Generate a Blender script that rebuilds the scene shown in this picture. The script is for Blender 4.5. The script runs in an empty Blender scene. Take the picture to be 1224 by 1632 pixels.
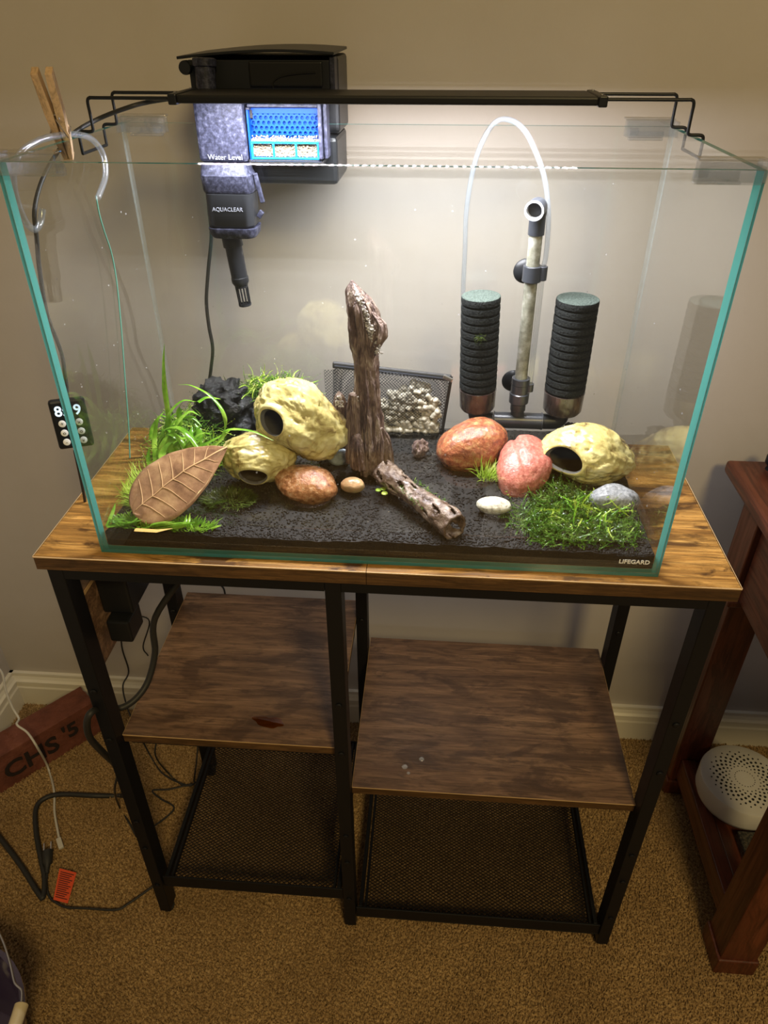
import bpy, bmesh, math, random
import numpy as np
from mathutils import Vector, Matrix, noise
R = random.Random(7)
S = bpy.context.scene
C = S.collection
PI = math.pi

# ------------------------------------------------------------------ camera
CAM = Vector((0.43649, -0.60978, 1.26883)); PITCH, YAW, ROLL, F = -0.5956, -0.07411, -0.0011, 1157.785
fw = Vector((math.sin(YAW)*math.cos(PITCH), math.cos(YAW)*math.cos(PITCH), math.sin(PITCH)))
rt = fw.cross(Vector((0, 0, 1))).normalized(); up = rt.cross(fw)
r2 = math.cos(ROLL)*rt + math.sin(ROLL)*up; u2 = -math.sin(ROLL)*rt + math.cos(ROLL)*up
cd = bpy.data.cameras.new('camera'); co = bpy.data.objects.new('camera', cd); C.objects.link(co)
co.matrix_world = Matrix(((r2.x, u2.x, -fw.x, CAM.x), (r2.y, u2.y, -fw.y, CAM.y), (r2.z, u2.z, -fw.z, CAM.z), (0, 0, 0, 1)))
cd.sensor_fit = 'VERTICAL'; cd.sensor_height = 36; cd.lens = F/1632*36; cd.clip_start = 0.02
S.camera = co
# ------------------------------------------------------------------ view, world, room lamps
S.view_settings.view_transform = 'Standard'; S.view_settings.look = 'None'
S.view_settings.gamma = 1; S.view_settings.exposure = 0.0
S.cycles.transparent_max_bounces = 32; S.cycles.max_bounces = 10; S.cycles.sample_clamp_indirect = 4
W = bpy.data.worlds.new('room'); S.world = W; W.use_nodes = True
W.node_tree.nodes['Background'].inputs[0].default_value = (1.0, 0.87, 0.72, 1)
W.node_tree.nodes['Background'].inputs[1].default_value = 0.115
def area(name, loc, target, size, power, col):
    l = bpy.data.lights.new(name, 'AREA'); l.shape = 'DISK'; l.size = size; l.energy = power; l.color = col
    o = bpy.data.objects.new(name, l); C.objects.link(o); o.location = loc
    o.rotation_euler = (Vector(target)-Vector(loc)).to_track_quat('-Z', 'Y').to_euler(); return o
area('ceiling_lamp', (1.0, -1.7, 2.35), (0.5, 0.0, 0.2), 0.45, 27, (1.0, 0.75, 0.33))
area('floor_lamp_left', (-1.6, -0.9, 2.1), (-0.2, 0.45, 1.4), 0.35, 10, (1.0, 0.78, 0.26))
LED_STRENGTH = 2650

# ------------------------------------------------------------------ pixel rays to real planes (used to read off positions)
def ray(u, v): return fw + (u-612)/F*r2 - (v-816)/F*u2
def atz(u, v, z): d = ray(u, v); return CAM + d*((z-CAM.z)/d.z)
def aty(u, v, y): d = ray(u, v); return CAM + d*((y-CAM.y)/d.y)
def atx(u, v, x): d = ray(u, v); return CAM + d*((x-CAM.x)/d.x)

# ------------------------------------------------------------------ materials
class N:
    def __init__(s, name):
        s.m = bpy.data.materials.new(name); s.m.use_nodes = True; s.t = s.m.node_tree; s.t.nodes.clear()
        s.out = s.t.nodes.new('ShaderNodeOutputMaterial')
    def n(s, kind, **kw):
        o = s.t.nodes.new('ShaderNode'+kind)
        for k, v in kw.items():
            if k.startswith('i_'):
                key = k[2:].replace('_', ' '); o.inputs[int(key) if key.isdigit() else key].default_value = v
            else: setattr(o, k, v)
        return o
    def l(s, a, b): s.t.links.new(a, b)
    def coords(s, scale=(1, 1, 1), rot=(0, 0, 0), kind='Object'):
        t = s.n('TexCoord'); mp = s.n('Mapping'); mp.inputs['Scale'].default_value = scale; mp.inputs['Rotation'].default_value = rot
        s.l(t.outputs[kind], mp.inputs[0]); return mp.outputs[0]
    def noise(s, co, scale, detail=5, rough=.6, dist=0):
        o = s.n('TexNoise'); o.inputs['Scale'].default_value = scale; o.inputs['Detail'].default_value = detail
        o.inputs['Roughness'].default_value = rough; o.inputs['Distortion'].default_value = dist
        s.l(co, o.inputs['Vector']); return o.outputs['Fac']
    def ramp(s, fac, stops):
        o = s.n('ValToRGB'); e = o.color_ramp.elements
        while len(e) < len(stops): e.new(.5)
        for x, (p, c) in zip(e, stops): x.position = p; x.color = (c, c, c, 1) if isinstance(c, (int, float)) else (*c, 1)
        s.l(fac, o.inputs[0]); return o.outputs[0]
    def mix(s, f, a, b, mode='MIX'):
        o = s.n('Mix'); o.data_type = 'RGBA'; o.blend_type = mode
        for i, x in ((0, f), (6, a), (7, b)):
            if isinstance(x, (int, float)): o.inputs[i].default_value = x
            elif isinstance(x, tuple): o.inputs[i].default_value = (*x, 1)
            else: s.l(x, o.inputs[i])
        return o.outputs[2]
    def bump(s, h, strength=.5, dist=.001):
        o = s.n('Bump'); o.inputs['Strength'].default_value = strength; o.inputs['Distance'].default_value = dist
        s.l(h, o.inputs['Height']); return o.outputs[0]
    def pr(s, col, rough=.5, nrm=None, metal=0, spec=.5, coat=0):
        o = s.n('BsdfPrincipled')
        if isinstance(col, tuple): o.inputs['Base Color'].default_value = (*col, 1)
        else: s.l(col, o.inputs['Base Color'])
        if isinstance(rough, (int, float)): o.inputs['Roughness'].default_value = rough
        else: s.l(rough, o.inputs['Roughness'])
        o.inputs['Metallic'].default_value = metal; o.inputs['Specular IOR Level'].default_value = spec
        o.inputs['Coat Weight'].default_value = coat; o.inputs['Coat Roughness'].default_value = .08
        if nrm: s.l(nrm, o.inputs['Normal']); s.l(nrm, o.inputs['Coat Normal'])
        s.l(o.outputs[0], s.out.inputs[0]); return o
def plain(name, col, rough=.5, metal=0, coat=0, spec=.5, bump=0, bscale=400):
    k = N(name); nr = None
    if bump: nr = k.bump(k.noise(k.coords(), bscale, 3), bump, .0006)
    k.pr(col, rough, nr, metal, spec, coat); return k.m
def mottled(name, stops, scale, rough=.5, bump=.3, bscale=None, coat=0, stretch=(1, 1, 1), dist=0, bd=.001, spec=.5):
    k = N(name); co_ = k.coords(stretch)
    f = k.noise(co_, scale, 6, .65, dist); b = k.noise(co_, bscale or scale*4, 5, .6)
    k.pr(k.ramp(f, stops), rough, k.bump(b, bump, bd), 0, spec, coat); return k.m
def wood(name, dark, mid, light, rough=.4, axis=0, scale=1, patches=.5, streak=.3):
    k = N(name)
    def st(a, b): q = [b*scale]*3; q[axis] = a*scale; return tuple(q)
    fine = k.noise(k.coords(st(5, 110)), 2.6, 8, .75, .5)
    streaks = k.noise(k.coords(st(5, 34)), 2.2, 7, .72, 1.6)
    band = k.noise(k.coords(st(1.6, 15)), 1.6, 5, .65, 2.2)
    patch = k.noise(k.coords(st(9, 20)), 1.1, 6, .6, .6)
    w_ = k.n('TexWave', wave_type='RINGS', rings_direction='Y'); w_.inputs['Scale'].default_value = 5; w_.inputs['Distortion'].default_value = 9; w_.inputs['Detail'].default_value = 3; w_.inputs['Detail Scale'].default_value = .8
    k.l(k.coords(st(1.6, 9)), w_.inputs['Vector'])
    c = k.ramp(band, [(.30, dark), (.5, mid), (.70, light)])
    c = k.mix(k.ramp(w_.outputs['Fac'], [(.55, 0.0), (.95, streak)]), c, tuple(x*.45 for x in mid))
    c = k.mix(k.ramp(streaks, [(.40, .75), (.52, 0.0)]), c, tuple(x*.38 for x in mid))
    c = k.mix(k.ramp(fine, [(.36, .7), (.52, 0.0)]), c, tuple(x*.30 for x in mid))
    c = k.mix(k.ramp(patch, [(.53, 0.0), (.60, patches)]), c, tuple(x*.45 for x in dark))
    rg = k.ramp(fine, [(.35, rough+.18), (.6, rough)])
    k.pr(c, rg, k.bump(fine, .25, .0005), 0, .5); return k.m
def schlick(k, f0=.04):
    g = k.n('NewGeometry'); d = k.n('VectorMath', operation='DOT_PRODUCT'); k.l(g.outputs['Normal'], d.inputs[0]); k.l(g.outputs['Incoming'], d.inputs[1])
    a = k.n('Math', operation='ABSOLUTE'); k.l(d.outputs['Value'], a.inputs[0])
    b = k.n('Math', operation='SUBTRACT'); b.inputs[0].default_value = 1; k.l(a.outputs[0], b.inputs[1])
    p = k.n('Math', operation='POWER'); p.inputs[1].default_value = 5; k.l(b.outputs[0], p.inputs[0])
    m = k.n('Math', operation='MULTIPLY_ADD'); m.inputs[1].default_value = 1-f0; m.inputs[2].default_value = f0; k.l(p.outputs[0], m.inputs[0])
    return m.outputs[0]
def clear(name, tint=(1, 1, 1), f0=.04, rough=.0, haze=0, bump=0, bscale=30, hcol=(.9, .93, .95)):
    k = N(name); t = k.n('BsdfTransparent'); t.inputs[0].default_value = (*tint, 1)
    g = k.n('BsdfGlossy'); g.inputs['Roughness'].default_value = rough
    if bump: k.l(k.bump(k.noise(k.coords(), bscale, 2), bump, .002), g.inputs['Normal'])
    mx = k.n('MixShader'); k.l(schlick(k, f0), mx.inputs[0]); k.l(t.outputs[0], mx.inputs[1]); k.l(g.outputs[0], mx.inputs[2]); o = mx
    if haze:
        d = k.n('BsdfDiffuse'); d.inputs[0].default_value = (*hcol, 1); m2 = k.n('MixShader'); m2.inputs[0].default_value = haze
        k.l(mx.outputs[0], m2.inputs[1]); k.l(d.outputs[0], m2.inputs[2]); o = m2
    k.l(o.outputs[0], k.out.inputs[0]); return k.m
def leafy(name, stops, scale=20, rough=.35, trans=.35, stretch=(1, 1, 1), veins=0):
    k = N(name); c = k.ramp(k.noise(k.coords(stretch), scale, 4), stops)
    p = k.pr(c, rough); t = k.n('BsdfTranslucent'); k.l(c, t.inputs[0]); mx = k.n('MixShader'); mx.inputs[0].default_value = trans
    k.l(p.outputs[0], mx.inputs[1]); k.l(t.outputs[0], mx.inputs[2]); k.l(mx.outputs[0], k.out.inputs[0]); return k.m
M = {}
M['glass'] = clear('clear_glass', (.985, .995, .99), .052)
k = N('teal_glass_edge'); d_ = k.n('BsdfDiffuse'); d_.inputs[0].default_value = (.09, .35, .32, 1); t_ = k.n('BsdfTranslucent'); t_.inputs[0].default_value = (.12, .44, .40, 1)
g_ = k.n('BsdfGlossy'); g_.inputs['Roughness'].default_value = .04; a_ = k.n('MixShader'); a_.inputs[0].default_value = .6
k.l(d_.outputs[0], a_.inputs[1]); k.l(t_.outputs[0], a_.inputs[2]); b_ = k.n('MixShader'); k.l(schlick(k, .06), b_.inputs[0])
k.l(a_.outputs[0], b_.inputs[1]); k.l(g_.outputs[0], b_.inputs[2]); k.l(b_.outputs[0], k.out.inputs[0]); M['edge'] = k.m
M['seam'] = clear('pane_seam', (.88, .93, .94), .05, .05, .12, hcol=(.75, .82, .84))
M['water'] = clear('water', (.95, .965, .96), .04, .0, 0, .12, 14)
M['acrylic'] = clear('clear_acrylic', (.95, .96, .97), .14, .02, .012)
M['tube'] = clear('clear_tubing', (.86, .89, .93), .16, .10, .06, 0, 30, (.85, .92, 1))
M['drop'] = clear('water_drop', (.98, .98, .98), .14, .0, .10)
M['led_black'] = plain('black_anodised', (.008, .008, .008), .42, spec=.25)
M['black'] = plain('black_plastic', (.010, .011, .013), .38, spec=.3)
M['filtergrey'] = mottled('glare_tinted_black_plastic', [(.38, (.011, .012, .020)), (.54, (.026, .028, .048)), (.72, (.070, .074, .108))], 220, .42, .3, 700, spec=.2)  # bluish-purple lamp glare put into the mottled colour of the black plastic
M['greyblack'] = plain('grey_black_plastic', (.035, .039, .048), .30, bump=.15, bscale=700)
M['rubber'] = plain('black_rubber', (.02, .02, .02), .55)
M['frame'] = plain('black_powder_coat', (.0065, .007, .009), .45, spec=.3, bump=.15, bscale=900)
M['sponge'] = mottled('black_sponge', [(.3, (.006, .007, .008)), (.7, (.030, .033, .031))], 450, .95, 1, 420, bd=.003, spec=.08)
M['sponge_top'] = mottled('grey_green_sponge', [(.3, (.035, .045, .040)), (.7, (.11, .14, .12))], 450, .95, 1, 420, bd=.003, spec=.1)
M['soil'] = mottled('black_soil', [(.3, (.005, .0045, .004)), (.8, (.024, .020, .017))], 300, .6, .8, 500, bd=.001, spec=.25)
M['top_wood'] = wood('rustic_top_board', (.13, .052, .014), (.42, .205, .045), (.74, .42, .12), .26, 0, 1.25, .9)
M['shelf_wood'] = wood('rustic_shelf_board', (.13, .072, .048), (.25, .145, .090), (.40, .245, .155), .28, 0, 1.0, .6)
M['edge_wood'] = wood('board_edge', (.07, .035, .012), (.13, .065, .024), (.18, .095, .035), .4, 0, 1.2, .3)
M['edge_line'] = plain('pale_board_arris', (.60, .40, .20), .4)
M['mahogany'] = wood('mahogany', (.075, .020, .010), (.14, .038, .017), (.19, .056, .025), .3, 2, .5, .1, .15)
M['mahogany_x'] = wood('mahogany_top', (.075, .020, .010), (.14, .038, .017), (.19, .056, .025), .3, 1, .5, .1, .15)
M['wall'] = mottled('beige_wall', [(.35, (.440, .398, .360)), (.65, (.470, .428, .390))], 4, .7, .25, 220, bd=.0006)
M['trim'] = plain('cream_trim_paint', (.74, .70, .60), .35)
k = N('carpet'); c_ = k.coords(); c1 = k.ramp(k.noise(c_, 260, 2, .6), [(.32, (.13, .080, .036)), (.5, (.36, .235, .110)), (.68, (.58, .41, .21))])
c1 = k.mix(k.ramp(k.noise(c_, 7, 4), [(.35, .35), (.65, 0)]), c1, (.14, .08, .035)); k.pr(c1, .95, None, 0, .1); M['carpet'] = k.m
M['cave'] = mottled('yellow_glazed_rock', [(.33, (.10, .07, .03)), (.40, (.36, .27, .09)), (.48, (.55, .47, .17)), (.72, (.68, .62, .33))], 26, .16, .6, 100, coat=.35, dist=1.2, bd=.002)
M['cave_in'] = plain('dark_cave_inside', (.10, .095, .08), .4)  # darker colour on the inside of the caves
M['orange'] = mottled('orange_granite', [(.3, (.12, .035, .012)), (.5, (.34, .14, .05)), (.7, (.52, .33, .17))], 170, .2, .9, 320, coat=.5, bd=.0015)
M['redbrown'] = mottled('red_brown_granite', [(.3, (.17, .045, .025)), (.5, (.36, .115, .05)), (.72, (.48, .29, .12))], 130, .10, 1, 150, coat=.8, bd=.003)
M['pink'] = mottled('pink_red_granite', [(.3, (.27, .065, .050)), (.5, (.46, .145, .105)), (.75, (.62, .30, .23))], 230, .3, .7, 260, coat=.35, bd=.0015)
M['tan'] = mottled('tan_pebble', [(.3, (.25, .2, .08)), (.5, (.48, .28, .14)), (.7, (.5, .42, .2))], 70, .3, .3, 300)
M['beige'] = mottled('beige_pebble', [(.35, (.30, .27, .2)), (.55, (.62, .58, .46)), (.7, (.7, .67, .56))], 220, .3, .3, 400)
M['grey'] = mottled('grey_pebble', [(.35, (.13, .14, .15)), (.55, (.29, .30, .31)), (.7, (.4, .41, .42))], 260, .35, .4, 400)
M['slate'] = mottled('blue_grey_slate', [(.3, (.12, .15, .17)), (.7, (.33, .38, .40))], 60, .2, .5, 200, coat=.4)
M['lava'] = mottled('black_lava', [(.3, (.002, .002, .002)), (.62, (.010, .011, .011)), (.8, (.06, .07, .066))], 40, .25, 1, 160, coat=.25, bd=.005, spec=.25)
M['petrified'] = mottled('petrified_wood', [(.3, (.035, .020, .018)), (.43, (.14, .085, .070)), (.57, (.31, .22, .17)), (.72, (.62, .53, .45))], 9, .45, 1, 30, stretch=(12, 12, 2.6), dist=.8, bd=.007)
M['crust'] = mottled('pale_crust', [(.3, (.2, .17, .15)), (.7, (.72, .69, .64))], 200, .6, .8, 300)
M['cholla'] = mottled('cholla_wood', [(.3, (.03, .018, .012)), (.5, (.13, .085, .06)), (.72, (.36, .28, .21))], 70, .25, .9, 150, coat=.6, bd=.003)
k = N('brown_leaf'); c_ = k.coords(); f_ = k.noise(c_, 45, 5, .6); cc = k.ramp(f_, [(.3, (.11, .055, .030)), (.5, (.25, .135, .070)), (.72, (.42, .26, .13))])
k.pr(cc, .22, k.bump(k.noise(c_, 120, 4), .5, .001), 0, .5, .4); M['leaf'] = k.m
M['vein'] = plain('leaf_vein', (.52, .33, .16), .4)
M['blade'] = leafy('bright_green_blade', [(.3, (.05, .17, .01)), (.5, (.16, .36, .025)), (.7, (.38, .58, .08))], 40, .18)
M['grass'] = leafy('yellow_green_grass', [(.3, (.16, .32, .02)), (.5, (.36, .52, .05)), (.7, (.62, .68, .16))], 60)
M['moss'] = leafy('wet_moss', [(.3, (.018, .055, .006)), (.5, (.07, .17, .018)), (.72, (.26, .40, .07))], 90, .15)
M['darkmoss'] = leafy('olive_moss', [(.3, (.018, .030, .006)), (.5, (.06, .09, .015)), (.72, (.18, .23, .05))], 90, .2)
M['ceramic'] = mottled('cream_ceramic', [(.35, (.26, .24, .18)), (.65, (.50, .47, .38))], 300, .7, .6, 500)
M['media'] = mottled('cream_media', [(.35, (.09, .055, .03)), (.5, (.22, .18, .11)), (.65, (.34, .31, .26))], 900, .7, .4, 500)
M['blue'] = plain('blue_plastic', (.001, .035, .26), .4, spec=.2)
M['cyan'] = plain('light_blue_plastic', (.005, .14, .38), .4, spec=.2)
M['white'] = plain('white_plastic', (.60, .58, .54), .4)
M['hole'] = plain('dark_hole', (.012, .012, .012), .8)
M['whiteprint'] = plain('white_print', (.85, .86, .86), .5)
M['greyprint'] = plain('pale_print', (.55, .58, .64), .4)
M['dimprint'] = plain('dim_raised_print', (.16, .17, .20), .4)
M['metal'] = plain('bright_steel', (.6, .6, .6), .25, 1)
M['pin'] = wood('pine_clothespin', (.50, .32, .17), (.62, .42, .24), (.70, .50, .31), .6, 2, .6, 0, .1)
M['brick'] = mottled('red_brick', [(.3, (.10, .03, .018)), (.5, (.17, .052, .032)), (.72, (.24, .085, .055))], 22, .8, 1, 130, bd=.002)
M['brickprint'] = plain('black_stamped_paint', (.018, .010, .009), .8)
M['orange_tag'] = plain('orange_tag', (.78, .09, .02), .5)
M['tagprint'] = plain('tag_print', (.12, .02, .01), .6)
M['purple'] = plain('purple_plastic', (.05, .035, .085), .12, coat=.6)
M['ivory'] = plain('ivory_plastic', (.62, .52, .33), .45)
M['darkbook'] = mottled('dark_case', [(.45, (.01, .01, .01)), (.6, (.09, .075, .05))], 260, .4, .3)
M['pipe'] = mottled('dirty_clear_pipe', [(.3, (.10, .10, .075)), (.5, (.24, .24, .19)), (.7, (.44, .45, .41))], 60, .15, .3, 200, coat=.4)
M['cup'] = mottled('murky_cup', [(.3, (.012, .009, .009)), (.5, (.045, .032, .028)), (.7, (.11, .11, .09))], 60, .2, .3, 200, coat=.4, stretch=(1, 1, .3))
M['grit'] = plain('green_cord', (.06, .20, .15), .4)
k = N('led_emitter'); e_ = k.n('Emission'); e_.inputs[0].default_value = (.975, .955, 1.0, 1); e_.inputs[1].default_value = LED_STRENGTH; k.l(e_.outputs[0], k.out.inputs[0]); M['led'] = k.m
k = N('screen_digits'); e_ = k.n('Emission'); e_.inputs[0].default_value = (.75, .9, 1, 1); e_.inputs[1].default_value = 1.3; k.l(e_.outputs[0], k.out.inputs[0]); M['digit'] = k.m
k = N('mesh_fabric'); co_ = k.coords((1, 1, 1), (0, .78, 0)); sx = k.n('SeparateXYZ'); k.l(co_, sx.inputs[0]); fs = []
for i in (0, 2):
    a = k.n('Math', operation='MULTIPLY'); a.inputs[1].default_value = 2100; k.l(sx.outputs[i], a.inputs[0]); b = k.n('Math', operation='SINE'); k.l(a.outputs[0], b.inputs[0]); fs.append(b.outputs[0])
mx = k.n('Math', operation='MAXIMUM'); k.l(fs[0], mx.inputs[0]); k.l(fs[1], mx.inputs[1]); gt = k.n('Math', operation='GREATER_THAN'); gt.inputs[1].default_value = .80; k.l(mx.outputs[0], gt.inputs[0])
p_ = k.pr((.03, .032, .038), .5); tr = k.n('BsdfTransparent'); ms = k.n('MixShader'); k.l(gt.outputs[0], ms.inputs[0]); k.l(tr.outputs[0], ms.inputs[1]); k.l(p_.outputs[0], ms.inputs[2]); k.l(ms.outputs[0], k.out.inputs[0]); M['mesh'] = k.m

# ------------------------------------------------------------------ mesh helpers
ROOT = {}
def props(o, label=None, cat=None, group=None, kind=None):
    for a, b in (('label', label), ('category', cat), ('group', group), ('kind', kind)):
        if b: o[a] = b
def thing(name, label, cat, loc, group=None):
    o = bpy.data.objects.new(name, None); C.objects.link(o); o.location = loc; o.empty_display_size = .02
    ROOT[o.name] = Vector(loc); props(o, label, cat, group); return o
def smooth_mesh(me, ang=40):
    me.shade_smooth()
    try: me.set_sharp_from_angle(angle=math.radians(ang))
    except Exception: pass
class MB:
    def __init__(s): s.v = []; s.f = []; s.mi = []; s.cur = 0
    def add(s, vs, fs):
        b = len(s.v); s.v += [tuple(x) for x in vs]; s.f += [tuple(b+i for i in f) for f in fs]; s.mi += [s.cur]*len(fs); return s
    def box(s, a, b, mat=None):
        x0, y0, z0 = a; x1, y1, z1 = b
        vs = [Vector(p) for p in ((x0, y0, z0), (x1, y0, z0), (x1, y1, z0), (x0, y1, z0), (x0, y0, z1), (x1, y0, z1), (x1, y1, z1), (x0, y1, z1))]
        if mat: vs = [mat @ v for v in vs]
        return s.add(vs, [(0, 3, 2, 1), (4, 5, 6, 7), (0, 1, 5, 4), (1, 2, 6, 5), (2, 3, 7, 6), (3, 0, 4, 7)])
    def bar(s, p, q, w, h, upv=(0, 0, 1)):
        p = Vector(p); q = Vector(q); d = (q-p); L = d.length; d.normalize(); a = d.cross(Vector(upv))
        if a.length < 1e-4: a = d.cross(Vector((0, 1, 0)))
        a.normalize(); b = a.cross(d)
        m = Matrix(((d.x, a.x, b.x, p.x), (d.y, a.y, b.y, p.y), (d.z, a.z, b.z, p.z), (0, 0, 0, 1)))
        return s.box((0, -w/2, -h/2), (L, w/2, h/2), m)
    def tube(s, pts, r, seg=8, cap=True):
        pts = [Vector(p) for p in pts]; n = len(pts); rs = r if isinstance(r, (list, tuple)) else [r]*n
        prev = None; vs = []
        for i, p in enumerate(pts):
            t = (pts[min(i+1, n-1)]-pts[max(i-1, 0)]).normalized()
            if prev is None:
                a = t.cross(Vector((0, 0, 1)))
                if a.length < .05: a = t.cross(Vector((0, 1, 0)))
            else: a = prev - t*prev.dot(t)
            a.normalize(); prev = a; b = t.cross(a)
            for j in range(seg): an = 2*PI*j/seg; vs.append(p + (a*math.cos(an)+b*math.sin(an))*rs[i])
        fs = [(i*seg+j, i*seg+(j+1) % seg, (i+1)*seg+(j+1) % seg, (i+1)*seg+j) for i in range(n-1) for j in range(seg)]
        if cap: fs += [tuple(range(seg))[::-1], tuple((n-1)*seg+j for j in range(seg))]
        return s.add(vs, fs)
    def lathe(s, prof, c=(0, 0, 0), axis=(0, 0, 1), seg=28, cap=True):
        q = Vector((0, 0, 1)).rotation_difference(Vector(axis).normalized()); c = Vector(c); vs = []
        for (r, z) in prof:
            for j in range(seg): a = 2*PI*j/seg; vs.append(c + q @ Vector((r*math.cos(a), r*math.sin(a), z)))
        n = len(prof); fs = [(i*seg+j, i*seg+(j+1) % seg, (i+1)*seg+(j+1) % seg, (i+1)*seg+j) for i in range(n-1) for j in range(seg)]
        if cap: fs += [tuple(range(seg))[::-1], tuple((n-1)*seg+j for j in range(seg))]
        return s.add(vs, fs)
    def ribbon(s, pts, w, side=None, taper=True, thick=0):
        pts = [Vector(p) for p in pts]; n = len(pts); vs = []
        for i, p in enumerate(pts):
            t = (pts[min(i+1, n-1)]-pts[max(i-1, 0)]).normalized()
            a = Vector(side) if side else t.cross(Vector((0, 0, 1)))
            if a.length < .05: a = Vector((1, 0, 0))
            a = a - t*a.dot(t)
            if a.length < 1e-4: a = Vector((0, 1, 0))
            a.normalize(); ww = w/2*(1-.92*(max(0, i/(n-1)-.45)/.55)**1.6 if taper else 1)
            nn = t.cross(a)*ww*.35
            vs += [p-a*ww+nn, p, p+a*ww+nn]
        fs = []
        for i in range(n-1): fs += [(i*3, i*3+1, i*3+4, i*3+3), (i*3+1, i*3+2, i*3+5, i*3+4)]
        return s.add(vs, fs)
    def build(s, name, mat, parent=None, smooth=None, bevel=0, label=None, cat=None, group=None, kind=None, origin=None, sub=0, solid=0):
        me = bpy.data.meshes.new(name)
        if parent is not None: org = ROOT[parent.name]
        elif origin is not None: org = Vector(origin)
        elif kind == 'structure': org = Vector((0, 0, 0))
        else:
            a = np.array(s.v); org = Vector(((a[:, 0].min()+a[:, 0].max())/2, (a[:, 1].min()+a[:, 1].max())/2, a[:, 2].min()))
        me.from_pydata([(x-org.x, y-org.y, z-org.z) for x, y, z in s.v], [], s.f)
        for m_ in (mat if isinstance(mat, (list, tuple)) else [mat]): me.materials.append(M[m_] if isinstance(m_, str) else m_)
        if max(s.mi, default=0): me.polygons.foreach_set('material_index', s.mi)
        me.update()
        if smooth: smooth_mesh(me, smooth)
        o = bpy.data.objects.new(name, me); C.objects.link(o)
        if parent is not None: o.parent = parent
        else: o.location = org
        ROOT[o.name] = org
        if bevel:
            b = o.modifiers.new('bevel', 'BEVEL'); b.width = bevel; b.segments = 2; b.limit_method = 'ANGLE'; b.angle_limit = math.radians(40)
        if sub: b = o.modifiers.new('sub', 'SUBSURF'); b.levels = sub; b.render_levels = sub
        if solid: b = o.modifiers.new('sol', 'SOLIDIFY'); b.thickness = solid
        props(o, label, cat, group, kind); return o
def smooth_path(pts, n=8):
    pts = [Vector(p) for p in pts]; P = [pts[0]*2-pts[1]]+pts+[pts[-1]*2-pts[-2]]; out = []
    for i in range(1, len(P)-2):
        a, b, c, d = P[i-1:i+3]
        for j in range(n):
            t = j/n; out.append(.5*((2*b)+(c-a)*t+(2*a-5*b+4*c-d)*t*t+(3*b-a-3*c+d)*t**3))
    return out+[pts[-1]]
def text(name, body, size, mat, parent, mat4, depth=.0003, **kw):
    cu = bpy.data.curves.new('t', 'FONT'); cu.body = body; cu.size = size; cu.extrude = depth; cu.align_x = 'CENTER'; cu.align_y = 'CENTER'
    if kw.pop('bold', 0): cu.offset = size*.02
    cu.resolution_u = 3
    o = bpy.data.objects.new('t', cu); C.objects.link(o); bpy.context.view_layer.update()
    me = bpy.data.meshes.new_from_object(o.evaluated_get(bpy.context.evaluated_depsgraph_get())); C.objects.unlink(o); bpy.data.objects.remove(o)
    org = ROOT[parent.name]
    me.transform(Matrix.Translation(-org) @ mat4); me.name = name; me.materials.clear(); me.materials.append(M[mat])
    t = bpy.data.objects.new(name, me); C.objects.link(t); t.parent = parent; ROOT[t.name] = org; props(t, **kw); return t
def frame4(o, x, y):       # matrix from origin and in-plane axes
    x = Vector(x).normalized(); y = Vector(y); y = (y-x*y.dot(x)).normalized(); z = x.cross(y); o = Vector(o)
    return Matrix(((x.x, y.x, z.x, o.x), (x.y, y.y, z.y, o.y), (x.z, y.z, z.z, o.z), (0, 0, 0, 1)))
def rock(name, mat, c, rad, rot=(0, 0, 0), amp=.12, freq=1.2, fine=.02, seed=0, level=5, label=None, cat='stone', group=None, parent=None, shape=None):
    bm = bmesh.new(); bmesh.ops.create_icosphere(bm, subdivisions=level, radius=1)
    from mathutils import Euler
    Rm = Euler(rot).to_matrix(); c = Vector(c); sd = Vector((seed*7.3, seed*3.1, seed*5.7)); mb = MB()
    for v in bm.verts:
        d = v.co.normalized(); k_ = 1+amp*noise.noise(d*freq+sd)+fine*noise.noise(d*6+sd)+.012*noise.noise(d*17+sd)+.006*noise.noise(d*38+sd)
        if shape: k_ *= shape(d)
        v.co = d*k_
    mb.add([c + Rm @ Vector((v.co.x*rad[0], v.co.y*rad[1], v.co.z*rad[2])) for v in bm.verts], [tuple(v.index for v in f.verts) for f in bm.faces]); bm.free()
    return mb.build(name, mat, parent, 60, label=label, cat=cat, group=group)

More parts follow.
